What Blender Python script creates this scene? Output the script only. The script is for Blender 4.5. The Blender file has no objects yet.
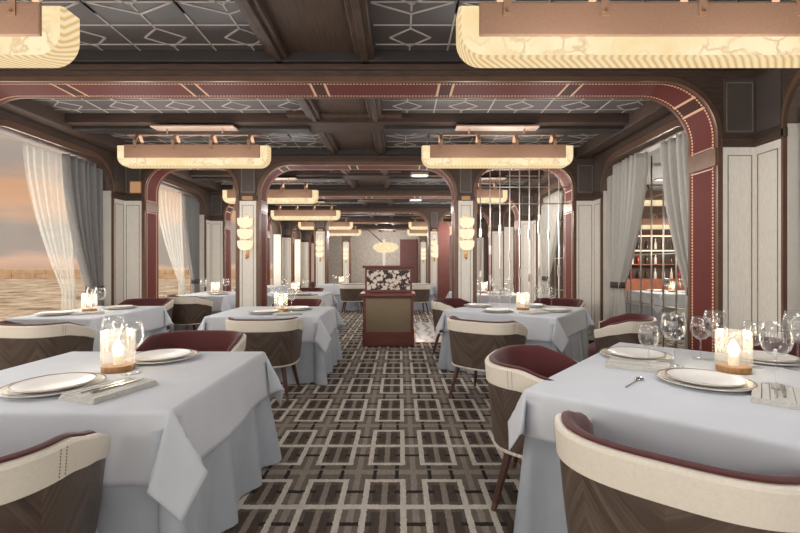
import bpy, bmesh, math, random
from math import sin, cos, pi, sqrt, radians, atan2
from mathutils import Vector, Matrix
random.seed(7)
COL = bpy.context.scene.collection
SCN = bpy.context.scene
H = 1.35                      # camera height

# ------------------------------------------------------------------ materials
def lin(c):
    def f(v):
        v /= 255.0
        return v/12.92 if v <= 0.04045 else ((v+0.055)/1.055)**2.4
    return (f(c[0]), f(c[1]), f(c[2]), 1.0)

class NT:
    def __init__(s, name):
        s.m = bpy.data.materials.new(name); s.m.use_nodes = True
        s.t = s.m.node_tree; s.t.nodes.clear()
        s.out = s.t.nodes.new('ShaderNodeOutputMaterial')
    def n(s, ty, **kw):
        nd = s.t.nodes.new(ty)
        for k, v in kw.items():
            setattr(nd, k, v)
        return nd
    def l(s, a, b): s.t.links.new(a, b)
    def put(s, sock, v):
        if hasattr(v, 'is_linked'): s.l(v, sock)
        else: sock.default_value = v
    def math(s, op, a, b=0.0, c=0.0):
        nd = s.n('ShaderNodeMath', operation=op)
        s.put(nd.inputs[0], a); s.put(nd.inputs[1], b); s.put(nd.inputs[2], c)
        return nd.outputs[0]
    def mix(s, fac, a, b):
        nd = s.n('ShaderNodeMix', data_type='RGBA')
        s.put(nd.inputs[0], fac); s.put(nd.inputs[6], a); s.put(nd.inputs[7], b)
        return nd.outputs[2]
    def noise(s, scale, vec=None, detail=3.0, rough=0.55):
        nd = s.n('ShaderNodeTexNoise')
        nd.inputs['Scale'].default_value = scale; nd.inputs['Detail'].default_value = detail
        nd.inputs['Roughness'].default_value = rough
        if vec is not None: s.l(vec, nd.inputs['Vector'])
        return nd.outputs[0]
    def mapping(s, vec, scale=(1,1,1), rot=(0,0,0)):
        nd = s.n('ShaderNodeMapping')
        nd.inputs['Scale'].default_value = scale; nd.inputs['Rotation'].default_value = rot
        s.l(vec, nd.inputs['Vector']); return nd.outputs[0]
    def ramp(s, fac, stops):
        nd = s.n('ShaderNodeValToRGB'); el = nd.color_ramp.elements
        while len(el) > 1: el.remove(el[-1])
        el[0].position = stops[0][0]; el[0].color = stops[0][1]
        for p, c in stops[1:]:
            e = el.new(p); e.color = c
        s.l(fac, nd.inputs[0]); return nd.outputs[0]
    def tex(s, which='Object'):
        return s.n('ShaderNodeTexCoord').outputs[which]
    def bump(s, h, strength=0.2, dist=0.01):
        nd = s.n('ShaderNodeBump'); nd.inputs['Strength'].default_value = strength
        nd.inputs['Distance'].default_value = dist; s.l(h, nd.inputs['Height']); return nd.outputs[0]
    def bsdf(s, color, rough=0.5, metal=0.0, normal=None, spec=0.5, sheen=0.0, coat=0.0):
        p = s.n('ShaderNodeBsdfPrincipled')
        s.put(p.inputs['Base Color'], color); s.put(p.inputs['Roughness'], rough)
        p.inputs['Metallic'].default_value = metal
        p.inputs['Specular IOR Level'].default_value = spec
        p.inputs['Sheen Weight'].default_value = sheen
        p.inputs['Coat Weight'].default_value = coat
        if normal is not None: s.l(normal, p.inputs['Normal'])
        s.l(p.outputs[0], s.out.inputs[0]); s.p = p
        return s.m

def simple(name, c, rough=0.5, metal=0.0, var=0.08, scale=8.0, stretch=(1,1,1), bump=0.05, spec=0.5, coat=0.0, sheen=0.0, coord='Object'):
    t = NT(name); v = t.mapping(t.tex(coord), stretch)
    f = t.noise(scale, v)
    a = lin(c); lo = tuple(x*(1-var*2) for x in a[:3])+(1,); hi = tuple(min(1, x*(1+var*2)) for x in a[:3])+(1,)
    col = t.ramp(f, [(0.3, lo), (0.7, hi)])
    return t.bsdf(col, rough, metal, t.bump(f, bump, 0.004), spec, sheen, coat)

M = {}
M['dark_wood'] = simple('dark walnut', (80, 65, 57), 0.55, var=0.14, scale=6, stretch=(1.2, 1.2, 14), spec=0.25)
M['beam_wood'] = simple('dark walnut beams', (76, 62, 55), 0.6, var=0.14, scale=5, stretch=(1, 16, 16), spec=0.2)
M['strip_wood'] = simple('walnut ceiling boards', (84, 68, 58), 0.5, var=0.14, scale=5, stretch=(14, 1, 14), spec=0.3)
M['brown_trim'] = simple('bronze brown trim', (108, 82, 66), 0.4, 0.25, var=0.06)
M['linen'] = simple('pale linen wall covering', (228, 223, 214), 0.8, var=0.045, scale=26, stretch=(6, 6, 0.7), bump=0.12, spec=0.2)
M['linen_edge'] = simple('pale painted edge', (218, 212, 202), 0.6, var=0.02)
M['groove'] = simple('grey moulding line', (128, 118, 108), 0.6)
M['red_leather'] = simple('oxblood leather', (128, 56, 52), 0.5, var=0.05, scale=140, bump=0.12)
M['red_velvet'] = simple('burgundy upholstery', (82, 39, 39), 0.75, var=0.05, scale=200, bump=0.1, sheen=0.15, spec=0.2)
M['cream_leather'] = simple('cream leather', (218, 210, 195), 0.5, var=0.02, scale=90, bump=0.08)
M['stitch'] = simple('stitching', (196, 180, 156), 0.7)
M['leather_brown'] = simple('tan brown lamp leather', (140, 108, 86), 0.5, 0.0, var=0.04, scale=60)
M['brass'] = simple('aged brass', (196, 152, 104), 0.3, 0.9, var=0.04)
M['rose_metal'] = simple('rose bronze', (176, 150, 134), 0.45, 0.4, var=0.03)
M['chrome'] = simple('polished chrome', (236, 230, 224), 0.3, 0.85, var=0.02)
M['silver'] = simple('silver cutlery', (205, 203, 200), 0.2, 1.0, var=0.02)
M['leg_wood'] = simple('dark chair leg wood', (82, 52, 44), 0.4, var=0.12, scale=12, stretch=(8, 8, 1))
M['porcelain'] = simple('white porcelain', (232, 230, 226), 0.3, var=0.01, bump=0.0)
M['gold_rim'] = simple('dark gold rim', (104, 86, 66), 0.35, 0.2, var=0.03)
M['cream_rim'] = simple('warm gold plate band', (214, 200, 172), 0.35, 0.0, var=0.02)
M['napkin'] = simple('grey linen napkin', (200, 198, 192), 0.85, var=0.06, scale=120, bump=0.2, spec=0.1)
M['wood_base'] = simple('honey wood lamp base', (150, 108, 62), 0.45, var=0.14, scale=18, stretch=(8, 8, 1))
M['candle'] = simple('candle wax', (246, 236, 214), 0.5, var=0.01)
M['dark_ceiling'] = simple('charcoal leather ceiling panels', (84, 79, 78), 0.5, var=0.05, scale=70, bump=0.08, spec=0.4)
M['lattice'] = simple('pale lattice strips', (176, 168, 162), 0.5, var=0.03)
M['shadow_gap'] = simple('black brown recess shade', (44, 38, 36), 0.6)  # near-black tone puts the shade of ceiling recesses into the colour
M['curtain'] = simple('grey linen curtain', (128, 126, 124), 0.9, var=0.06, scale=40, stretch=(4, 4, 0.3), bump=0.1, spec=0.1)
M['curtain_pale'] = simple('pale grey curtain', (184, 181, 174), 0.9, var=0.05, scale=40, stretch=(4, 4, 0.3), bump=0.1, spec=0.1)
M['tieback'] = simple('dark curtain tie', (70, 62, 60), 0.8)
M['plum'] = simple('plum wall covering', (104, 68, 66), 0.7)
M['back_wall'] = simple('pale far wall', (178, 172, 166), 0.7)
M['brushed'] = simple('brushed bronze panel', (124, 108, 86), 0.4, 0.5, var=0.06, scale=30, stretch=(14, 1, 0.5))
M['mahogany'] = simple('red brown mahogany', (106, 54, 44), 0.35, var=0.14, scale=7, stretch=(1, 8, 8))
M['orange_panel'] = simple('terracotta bar panel', (150, 92, 70), 0.5)
M['stone'] = simple('pale harbour stone', (236, 208, 184), 0.9, var=0.08, scale=0.35)
M['steel'] = simple('bottle dark glass', (60, 56, 50), 0.15, 0.0, var=0.05)
M['bottle_red'] = simple('red glass', (150, 44, 38), 0.15, 0.0, var=0.05)
M['bottle_clear'] = simple('pale glass bottle', (206, 198, 186), 0.12, 0.0, var=0.03)

def mk_smoke():
    t = NT('smoked mirror panel'); f = t.noise(3.0, t.tex())
    return t.bsdf(t.ramp(f, [(0.3, lin((84, 76, 72))), (0.7, lin((96, 87, 82)))]), 0.25, 0.0)
M['smoke'] = mk_smoke()

def mk_cloth(name, c, var=0.02):
    t = NT(name); o = t.tex()
    w = t.noise(380, o, 2); b = t.noise(7, t.mapping(o, (1, 1, .6)), 3)
    m = t.math('ADD', t.math('MULTIPLY', w, .3), b)
    a = lin(c); lo = tuple(x*(1-var*2) for x in a[:3])+(1,)
    return t.bsdf(t.ramp(b, [(0.3, lo), (0.7, a)]), 0.9, 0, t.bump(m, 0.12, 0.01), 0.1, 0.08)
M['cloth'] = mk_cloth('white tablecloth', (202, 206, 212))
M['cloth_skirt'] = mk_cloth('pale grey blue underskirt', (172, 178, 186), 0.05)

def mk_chevron():
    t = NT('chevron walnut veneer'); uv = t.tex('UV')
    sp = t.n('ShaderNodeSeparateXYZ'); t.l(uv, sp.inputs[0]); u, v = sp.outputs[0], sp.outputs[1]
    tri = t.math('ABSOLUTE', t.math('SUBTRACT', t.math('FRACT', t.math('DIVIDE', u, 0.42)), 0.5))
    w = t.math('ADD', v, t.math('MULTIPLY', tri, 0.5))
    along = t.math('SUBTRACT', u, t.math('MULTIPLY', v, .6))
    cb = t.n('ShaderNodeCombineXYZ'); t.l(t.math('MULTIPLY', w, 34.0), cb.inputs[0]); t.l(t.math('MULTIPLY', along, 3.0), cb.inputs[1])
    g = t.noise(1.6, cb.outputs[0], 4)
    st = t.math('FLOOR', t.math('DIVIDE', w, 0.036))
    wn = t.n('ShaderNodeTexWhiteNoise', noise_dimensions='2D')
    cb2 = t.n('ShaderNodeCombineXYZ'); t.l(st, cb2.inputs[0]); t.l(t.math('FLOOR', t.math('DIVIDE', u, 0.21)), cb2.inputs[1])
    t.l(cb2.outputs[0], wn.inputs['Vector'])
    f = t.math('ADD', t.math('MULTIPLY', g, .75), t.math('MULTIPLY', wn.outputs[0], .25))
    col = t.ramp(f, [(0.25, lin((62, 51, 44))), (0.5, lin((84, 71, 62))), (0.78, lin((106, 92, 81)))])
    return t.bsdf(col, 0.4, 0, t.bump(g, 0.05, 0.003), 0.4)
M['chevron'] = mk_chevron()

def mk_studs(cross=True):
    # oxblood leather band: UV.x = metres along the arch, UV.y = metres across
    t = NT('studded oxblood leather band'); uv = t.tex('UV')
    sp = t.n('ShaderNodeSeparateXYZ'); t.l(uv, sp.inputs[0]); u, v = sp.outputs[0], sp.outputs[1]
    fu = t.math('SUBTRACT', t.math('FRACT', t.math('DIVIDE', u, 0.03)), .5)
    du = t.math('MULTIPLY', fu, 0.03)
    def row(c):
        dv = t.math('SUBTRACT', v, c)
        r = t.math('SQRT', t.math('ADD', t.math('MULTIPLY', du, du), t.math('MULTIPLY', dv, dv)))
        return t.math('LESS_THAN', r, 0.0105)
    studs = t.math('MAXIMUM', row(0.045), row(0.315))
    pu = t.math('MULTIPLY', t.math('FRACT', t.math('ADD', t.math('DIVIDE', u, 1.17), .55)), 1.17)
    l1 = t.math('LESS_THAN', t.math('ABSOLUTE', t.math('SUBTRACT', pu, 0.50)), 0.011)
    l2 = t.math('LESS_THAN', t.math('ABSOLUTE', t.math('SUBTRACT', pu, 0.63)), 0.011)
    gap = t.math('LESS_THAN', t.math('ABSOLUTE', t.math('SUBTRACT', pu, 0.565)), 0.055)
    inb = t.math('LESS_THAN', t.math('ABSOLUTE', t.math('SUBTRACT', v, .18)), .15)
    edge = t.math('GREATER_THAN', t.math('ABSOLUTE', t.math('SUBTRACT', v, .18)), .163)
    lines = t.math('MULTIPLY', t.math('MAXIMUM', l1, l2), inb)
    n = t.noise(150, t.tex(), 2)
    red = t.ramp(n, [(.3, lin((98, 49, 45))), (.7, lin((112, 57, 52)))])
    c = t.mix(gap, red, lin((78, 46, 41))) if cross else red
    if not cross: lines = 0.0
    c = t.mix(edge, c, lin((112, 82, 64)))
    c = t.mix(t.math('MAXIMUM', lines, studs), c, lin((226, 184, 148)))
    return t.bsdf(c, 0.62, 0, t.bump(n, .08, .003), 0.12)
M['studs'] = mk_studs(); M['studs_plain'] = mk_studs(False)

def mk_carpet():
    t = NT('geometric woven carpet'); o = t.tex()
    wob = t.n('ShaderNodeTexNoise'); wob.inputs['Scale'].default_value = 45; t.l(o, wob.inputs['Vector'])
    sub = t.n('ShaderNodeVectorMath', operation='SUBTRACT'); t.l(wob.outputs['Color'], sub.inputs[0]); sub.inputs[1].default_value = (.5, .5, .5)
    sc = t.n('ShaderNodeVectorMath', operation='SCALE'); t.l(sub.outputs[0], sc.inputs[0]); sc.inputs['Scale'].default_value = .016
    ad = t.n('ShaderNodeVectorMath', operation='ADD'); t.l(o, ad.inputs[0]); t.l(sc.outputs[0], ad.inputs[1])
    sp = t.n('ShaderNodeSeparateXYZ'); t.l(ad.outputs[0], sp.inputs[0]); X, Y = sp.outputs[0], sp.outputs[1]
    PX, PY = 0.353, 0.81
    fx = t.math('MULTIPLY', t.math('FRACT', t.math('DIVIDE', t.math('ADD', X, 20*PX+.217), PX)), PX)
    fy = t.math('MULTIPLY', t.math('FRACT', t.math('DIVIDE', t.math('ADD', Y, 20*PY-2.90), PY)), PY)
    def near(a, c, w): return t.math('LESS_THAN', t.math('ABSOLUTE', t.math('SUBTRACT', a, c)), w)
    def AND(a, b): return t.math('MULTIPLY', a, b)
    def OR(a, b): return t.math('MAXIMUM', a, b)
    def NOT(a): return t.math('SUBTRACT', 1.0, a)
    boxo = AND(near(fx, .126, .126), near(fy, .31, .31))
    boxi = AND(near(fx, .126, .092), near(fy, .31, .274))
    light = OR(AND(boxo, NOT(boxi)), near(fy, .31, .022))
    ring = AND(boxi, NOT(AND(near(fx, .126, .070), OR(near(fy, .165, .095), near(fy, .455, .095)))))
    cstrip = AND(boxi, near(fx, .126, .018))
    conn = AND(OR(near(fy, .15, .016), near(fy, .47, .016)), OR(t.math('GREATER_THAN', fx, .185), t.math('LESS_THAN', fx, .07)))
    gapx = NOT(near(fx, .126, .126)); gapy = NOT(near(fy, .31, .31))
    gx_mid = AND(gapx, near(fx, .3025, .019))
    gy_mid = AND(gapy, near(fy, .715, .032))
    tick = AND(AND(NOT(near(fy, .31, .33)), NOT(near(fy, .715, .045))), OR(near(fx, .055, .013), near(fx, .197, .013)))
    tick2 = AND(near(fy, .68, .06), OR(near(fx, .055, .012), near(fx, .197, .012)))
    pile = t.noise(240, o, 2); big = t.noise(20, t.mapping(o, (3, .8, 1)), 3)
    dark, mid, tan, lgt = lin((88, 79, 73)), lin((126, 117, 109)), lin((158, 149, 139)), lin((218, 211, 200))
    blk = lin((62, 56, 53))
    c = t.mix(boxi, mid, dark)
    c = t.mix(ring, c, lin((108, 99, 92)))
    c = t.mix(cstrip, c, lin((150, 140, 130)))
    c = t.mix(OR(gx_mid, gy_mid), c, tan)
    c = t.mix(conn, c, blk); c = t.mix(OR(tick2, tick), c, blk)
    c = t.mix(light, c, lgt)
    f = t.math('ADD', t.math('MULTIPLY', pile, .7), t.math('MULTIPLY', big, .6))
    mul = t.n('ShaderNodeMix', data_type='RGBA', blend_type='MULTIPLY'); mul.inputs[0].default_value = 1
    t.l(c, mul.inputs[6]); t.l(t.ramp(f, [(.35, (.6, .6, .6, 1)), (.95, (1.15, 1.13, 1.1, 1))]), mul.inputs[7])
    return t.bsdf(mul.outputs[2], 0.95, 0, t.bump(pile, .5, .01), 0.05)
M['carpet'] = mk_carpet()

def mk_marble():
    t = NT('white veined marble'); o = t.tex()
    w = t.n('ShaderNodeTexWave'); w.inputs['Scale'].default_value = 1.6; w.inputs['Distortion'].default_value = 9; w.inputs['Detail'].default_value = 4
    t.l(o, w.inputs['Vector'])
    return t.bsdf(t.ramp(w.outputs[1], [(0.0, lin((150, 140, 132))), (.2, lin((206, 200, 194))), (1, lin((222, 217, 210)))]), 0.25)
M['marble'] = mk_marble()

def mk_alabaster():
    t = NT('lit alabaster'); o = t.tex()
    ns = t.noise(4.0, o, 5, .6)
    v = t.n('ShaderNodeTexVoronoi', feature='DISTANCE_TO_EDGE'); v.inputs['Scale'].default_value = 5.5
    ad = t.n('ShaderNodeVectorMath', operation='ADD'); t.l(o, ad.inputs[0])
    nn = t.n('ShaderNodeTexNoise'); nn.inputs['Scale'].default_value = 6; nn.inputs['Detail'].default_value = 4; t.l(o, nn.inputs['Vector'])
    sc = t.n('ShaderNodeVectorMath', operation='SCALE'); sc.inputs['Scale'].default_value = .35; t.l(nn.outputs['Color'], sc.inputs[0])
    t.l(sc.outputs[0], ad.inputs[1]); t.l(ad.outputs[0], v.inputs['Vector'])
    vein = t.math('MULTIPLY', t.ramp(v.outputs[0], [(0.0, (1, 1, 1, 1)), (.09, (0, 0, 0, 1))]), t.ramp(ns, [(.42, (0, 0, 0, 1)), (.62, (1, 1, 1, 1))]))
    col = t.ramp(ns, [(.3, lin((246, 214, 158))), (.6, lin((255, 238, 196)))])
    col = t.mix(t.math('MULTIPLY', vein, .6), col, lin((208, 146, 92)))
    e = t.n('ShaderNodeEmission'); t.l(col, e.inputs[0]); e.inputs[1].default_value = .82
    t.l(e.outputs[0], t.out.inputs[0]); return t.m
M['alabaster'] = mk_alabaster()

def mk_ribbed_alabaster():
    t = NT('ribbed lit alabaster'); o = t.tex()
    sp = t.n('ShaderNodeSeparateXYZ'); t.l(o, sp.inputs[0])
    s = t.math('ADD', t.math('ADD', sp.outputs[0], t.math('MULTIPLY', t.math('SIGN', sp.outputs[0]), sp.outputs[2])), t.math('MULTIPLY', sp.outputs[1], -0.9))
    f = t.math('ABSOLUTE', t.math('SUBTRACT', t.math('FRACT', t.math('DIVIDE', s, .042)), .5))
    ns = t.noise(5, o, 4)
    col = t.ramp(t.math('ADD', f, t.math('MULTIPLY', ns, .2)), [(.12, lin((222, 182, 124))), (.35, lin((250, 220, 166))), (.6, lin((255, 236, 196)))])
    e = t.n('ShaderNodeEmission'); t.l(col, e.inputs[0]); e.inputs[1].default_value = .74
    t.l(e.outputs[0], t.out.inputs[0]); return t.m
M['alabaster_rib'] = mk_ribbed_alabaster()

def mk_emit(name, c, s):
    t = NT(name); e = t.n('ShaderNodeEmission')
    f = t.noise(6, t.tex()); a = lin(c)
    t.l(t.ramp(f, [(.2, tuple(x*.9 for x in a[:3])+(1,)), (.8, a)]), e.inputs[0]); e.inputs[1].default_value = s
    t.l(e.outputs[0], t.out.inputs[0]); return t.m
M['flame'] = mk_emit('candle glow', (255, 238, 206), 8.0)
M['spot'] = mk_emit('downlight glow', (255, 244, 226), 4.0)
M['sconce_glow'] = mk_emit('lit sconce glass', (255, 236, 200), .95)
M['amber'] = mk_emit('amber lamp glow', (226, 172, 124), 0.5)
M['bar_glow'] = mk_emit('warm strip glow', (255, 226, 196), 2.0)

def mk_glass(name, tint=(1, 1, 1, 1), base=0.04, edge=0.5, rough=0.03, milk=0.0, emilk=0.0):
    t = NT(name)
    tr = t.n('ShaderNodeBsdfTransparent'); tr.inputs[0].default_value = tint
    gl = t.n('ShaderNodeBsdfGlossy'); gl.inputs['Roughness'].default_value = rough; gl.inputs[0].default_value = (.95, .95, .95, 1)
    lw = t.n('ShaderNodeLayerWeight'); lw.inputs[0].default_value = .35
    f = t.math('ADD', t.math('MULTIPLY', t.math('POWER', lw.outputs['Facing'], 2.2), edge), base)
    mx = t.n('ShaderNodeMixShader'); t.l(f, mx.inputs[0]); t.l(tr.outputs[0], mx.inputs[1]); t.l(gl.outputs[0], mx.inputs[2])
    if milk or emilk:
        tl = t.n('ShaderNodeBsdfTranslucent'); tl.inputs[0].default_value = (1, .98, .95, 1)
        df = t.n('ShaderNodeBsdfDiffuse'); df.inputs[0].default_value = (.9, .9, .89, 1)
        ma = t.n('ShaderNodeMixShader'); ma.inputs[0].default_value = .5; t.l(tl.outputs[0], ma.inputs[1]); t.l(df.outputs[0], ma.inputs[2])
        m2 = t.n('ShaderNodeMixShader'); t.l(t.math('ADD', t.math('MULTIPLY', t.math('POWER', lw.outputs['Facing'], 3.0), emilk), milk), m2.inputs[0])
        t.l(mx.outputs[0], m2.inputs[1]); t.l(ma.outputs[0], m2.inputs[2]); mx = m2
    t.l(mx.outputs[0], t.out.inputs[0]); return t.m
M['glass'] = mk_glass('clear wine glass', (.97, .97, .965, 1), .05, .6, .03, .01, .45)  # white mixed into the edges stands for bright rim reflections
M['pane'] = mk_glass('window glass', (.98, .98, .97, 1), .0, .04, .15)
def mk_lampglass():
    t = NT('ribbed glass of table lamp')
    tr = t.n('ShaderNodeBsdfTransparent'); tr.inputs[0].default_value = (1, .97, .9, 1)
    gl = t.n('ShaderNodeBsdfGlossy'); gl.inputs['Roughness'].default_value = .12
    tl = t.n('ShaderNodeBsdfTranslucent'); tl.inputs[0].default_value = (1, .96, .88, 1)
    f = t.noise(14, t.tex(), 2)
    m1 = t.n('ShaderNodeMixShader'); t.l(tl.outputs[0], m1.inputs[2]); t.l(tr.outputs[0], m1.inputs[1]); t.l(t.math('MULTIPLY', f, .35), m1.inputs[0])
    m2 = t.n('ShaderNodeMixShader'); m2.inputs[0].default_value = .14; t.l(m1.outputs[0], m2.inputs[1]); t.l(gl.outputs[0], m2.inputs[2])
    t.l(m2.outputs[0], t.out.inputs[0]); return t.m
M['lampglass'] = mk_glass('ribbed glass of table lamp', (1, .985, .96, 1), .05, .75, .06, .08, .22)
def mk_sheer():
    t = NT('sheer white curtain')
    tr = t.n('ShaderNodeBsdfTransparent'); df = t.n('ShaderNodeBsdfDiffuse'); tl = t.n('ShaderNodeBsdfTranslucent')
    f = t.noise(30, t.mapping(t.tex(), (3, 3, .2)))
    c = t.ramp(f, [(.3, lin((196, 197, 190))), (.7, lin((222, 221, 213)))])
    t.l(c, df.inputs[0]); t.l(c, tl.inputs[0])
    m1 = t.n('ShaderNodeMixShader'); m1.inputs[0].default_value = .5; t.l(df.outputs[0], m1.inputs[1]); t.l(tl.outputs[0], m1.inputs[2])
    m2 = t.n('ShaderNodeMixShader'); m2.inputs[0].default_value = .17; t.l(tr.outputs[0], m2.inputs[1]); t.l(m1.outputs[0], m2.inputs[2])
    t.l(m2.outputs[0], t.out.inputs[0]); return t.m
M['sheer'] = mk_sheer()
def mk_sea():
    t = NT('evening sea'); o = t.tex()
    n1 = t.noise(.16, t.mapping(o, (1, 1, 1), (0, 0, .7)), 7, .7)
    c = t.ramp(n1, [(.36, lin((112, 88, 76))), (.46, lin((200, 172, 154))), (.60, lin((246, 228, 214)))])  # sky reflection and ripple glints are put into the colour
    return t.bsdf(c, .6, 0, t.bump(n1, 1.0, 1.0), .3)
M['sea'] = mk_sea()
def mk_floral():
    t = NT('white blossom print'); o = t.tex()
    v = t.n('ShaderNodeTexVoronoi', feature='F1'); v.inputs['Scale'].default_value = 13; t.l(o, v.inputs['Vector'])
    n = t.noise(26, o, 4)
    f = t.math('ADD', v.outputs[0], t.math('MULTIPLY', t.math('SUBTRACT', n, .5), .9))
    c = t.ramp(f, [(.42, lin((226, 214, 202))), (.54, lin((200, 184, 170))), (.58, lin((84, 52, 46))), (.7, lin((52, 36, 34)))])
    return t.bsdf(c, .5)
M['floral'] = mk_floral()

# ------------------------------------------------------------------ mesh builder
class MB:
    def __init__(s): s.v = []; s.f = []; s.uv = {}
    def add(s, vs, fs, uvs=None):
        b = len(s.v); s.v += [tuple(p) for p in vs]
        for i, f in enumerate(fs):
            if uvs: s.uv[len(s.f)] = [uvs[k] for k in f]
            s.f.append(tuple(b+k for k in f))
        return s
    def box(s, x0, x1, y0, y1, z0, z1):
        return s.add([(x0,y0,z0),(x1,y0,z0),(x1,y1,z0),(x0,y1,z0),(x0,y0,z1),(x1,y0,z1),(x1,y1,z1),(x0,y1,z1)],
              [(0,3,2,1),(4,5,6,7),(0,1,5,4),(1,2,6,5),(2,3,7,6),(3,0,4,7)])
    def tube(s, p0, p1, r0, r1=None, n=10):
        r1 = r0 if r1 is None else r1
        p0, p1 = Vector(p0), Vector(p1); d = (p1-p0).normalized()
        a = d.orthogonal().normalized(); b = d.cross(a)
        vs = [p0 + (a*cos(2*pi*k/n)+b*sin(2*pi*k/n))*r0 for k in range(n)] + [p1 + (a*cos(2*pi*k/n)+b*sin(2*pi*k/n))*r1 for k in range(n)]
        fs = [(k, (k+1) % n, n+(k+1) % n, n+k) for k in range(n)] + [tuple(range(n-1, -1, -1)), tuple(range(n, 2*n))]
        return s.add(vs, fs)
    def path(s, pts, r, n=8):
        for a, b in zip(pts[:-1], pts[1:]): s.tube(a, b, r, r, n)
        return s
    def lathe(s, prof, n=32, c=(0,0,0), flute=None, closed=False):
        vs = []
        for r, z in prof:
            for k in range(n):
                rr = r*(1+flute*(k % 2)) if flute else r
                vs.append((c[0]+rr*cos(2*pi*k/n), c[1]+rr*sin(2*pi*k/n), c[2]+z))
        m = len(prof); fs = []
        for i in range(m-1 if not closed else m):
            j = (i+1) % m
            for k in range(n): fs.append((i*n+k, i*n+(k+1) % n, j*n+(k+1) % n, j*n+k))
        return s.add(vs, fs)
    def strip(s, a, b, h, w):     # raised strip on a ceiling: from a to b (x,y), underside at z=h
        d = Vector((b[0]-a[0], b[1]-a[1])); 
        if d.length < 1e-5: return s
        n = Vector((-d.y, d.x)).normalized()*w/2
        x = [(a[0]+n.x, a[1]+n.y), (b[0]+n.x, b[1]+n.y), (b[0]-n.x, b[1]-n.y), (a[0]-n.x, a[1]-n.y)]
        vs = [(p[0], p[1], h) for p in x] + [(p[0], p[1], h+.012) for p in x]
        return s.add(vs, [(0,1,2,3),(4,7,6,5),(0,4,5,1),(1,5,6,2),(2,6,7,3),(3,7,4,0)])
    def grid(s, P, nu, nv, closed=False, uv=None):
        b = [P(i, j) for j in range(nv) for i in range(nu)]
        fs = []
        for j in range(nv-1):
            for i in range(nu if closed else nu-1):
                fs.append((j*nu+i, j*nu+(i+1) % nu, (j+1)*nu+(i+1) % nu, (j+1)*nu+i))
        uvs = [uv(i, j) for j in range(nv) for i in range(nu)] if uv else None
        return s.add(b, fs, uvs)
    def mesh(s, name, m):
        me = bpy.data.meshes.new(name); me.from_pydata(s.v, [], s.f)
        if s.uv:
            L = me.uv_layers.new(name='UVMap')
            for p in me.polygons:
                if p.index in s.uv:
                    for li, c in zip(p.loop_indices, s.uv[p.index]): L.data[li].uv = c
        bm = bmesh.new(); bm.from_mesh(me)
        bmesh.ops.recalc_face_normals(bm, faces=bm.faces); bm.to_mesh(me); bm.free()
        me.materials.append(m); return me
    def build(s, name, m, parent=None, smooth=False, bevel=0.0, solid=0.0, angle=None):
        me = s.mesh(name, m)
        o = bpy.data.objects.new(name, me); COL.objects.link(o)
        if parent is not None: o.parent = parent
        if smooth or angle:
            for p in me.polygons: p.use_smooth = True
            if angle:
                me.set_sharp_from_angle(angle=radians(angle))
        if solid:
            md = o.modifiers.new('thickness', 'SOLIDIFY'); md.thickness = solid; md.offset = 0
        if bevel:
            md = o.modifiers.new('bevel', 'BEVEL'); md.width = bevel; md.segments = 2; md.limit_method = 'ANGLE'
        return o

def tag(o, label=None, cat=None, group=None, kind=None):
    if label: o['label'] = label
    if cat: o['category'] = cat
    if group: o['group'] = group
    if kind: o['kind'] = kind
    return o
def empty(name, loc=(0,0,0), rz=0.0, label=None, cat=None, group=None, kind=None):
    o = bpy.data.objects.new(name, None); COL.objects.link(o); o.empty_display_size = .1
    o.location = loc; o.rotation_euler = (0, 0, rz)
    return tag(o, label, cat, group, kind)
KIDS = {}
def copy_tree(o, parent=None):
    c = o.copy(); COL.objects.link(c)
    if parent is not None: c.parent = parent
    for ch in list(o.children): copy_tree(ch, c)
    return c
PROTO = {}
def place(key, maker, loc, rz, label, group=None):
    if key not in PROTO:
        o = maker(); PROTO[key] = o
    else:
        o = copy_tree(PROTO[key])
    o.location = loc; o.rotation_euler = (0, 0, rz); o['label'] = label
    if key in ('napkin', 'fork', 'knife', 'spoon'): o.scale = (1.4, 1.08, 1.3) if key == 'napkin' else (1.15, 1.15, 1.2)
    if group: o['group'] = group
    elif 'group' in o.keys(): del o['group']
    return o

def plate2d(outline, holes, t, name, m, to3d, parent=None):
    """filled 2D outline with holes, extruded by t; to3d maps (a,b,depth) to xyz"""
    cu = bpy.data.curves.new('tmp', 'CURVE'); cu.dimensions = '2D'; cu.fill_mode = 'BOTH'; cu.extrude = t/2
    for poly in [outline]+holes:
        sp = cu.splines.new('POLY'); sp.points.add(len(poly)-1); sp.use_cyclic_u = True
        for i, p in enumerate(poly): sp.points[i].co = (p[0], p[1], 0, 1)
    ob = bpy.data.objects.new('tmp', cu); COL.objects.link(ob)
    dg = bpy.context.evaluated_depsgraph_get()
    me = bpy.data.meshes.new_from_object(ob.evaluated_get(dg))
    bpy.data.objects.remove(ob); bpy.data.curves.remove(cu)
    bm = bmesh.new(); bm.from_mesh(me)
    bmesh.ops.remove_doubles(bm, verts=bm.verts, dist=1e-5)
    for v in bm.verts: v.co = Vector(to3d(v.co.x, v.co.y, v.co.z))
    bmesh.ops.recalc_face_normals(bm, faces=bm.faces)
    bm.to_mesh(me); bm.free(); me.name = name
    me.materials.clear(); me.materials.append(m)
    o = bpy.data.objects.new(name, me); COL.objects.link(o)
    if parent is not None: o.parent = parent
    return o
def arch_pts(a0, a1, b0, b1, R, n=12):
    """opening outline, rounded upper corners, from lower left over the top to lower right"""
    pts = [(a0, b0)]
    for k in range(n+1):
        th = pi - (pi/2)*k/n; pts.append((a0+R+R*cos(th), b1-R+R*sin(th)))
    for k in range(n+1):
        th = pi/2 - (pi/2)*k/n; pts.append((a1-R+R*cos(th), b1-R+R*sin(th)))
    pts.append((a1, b0)); return pts

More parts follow.
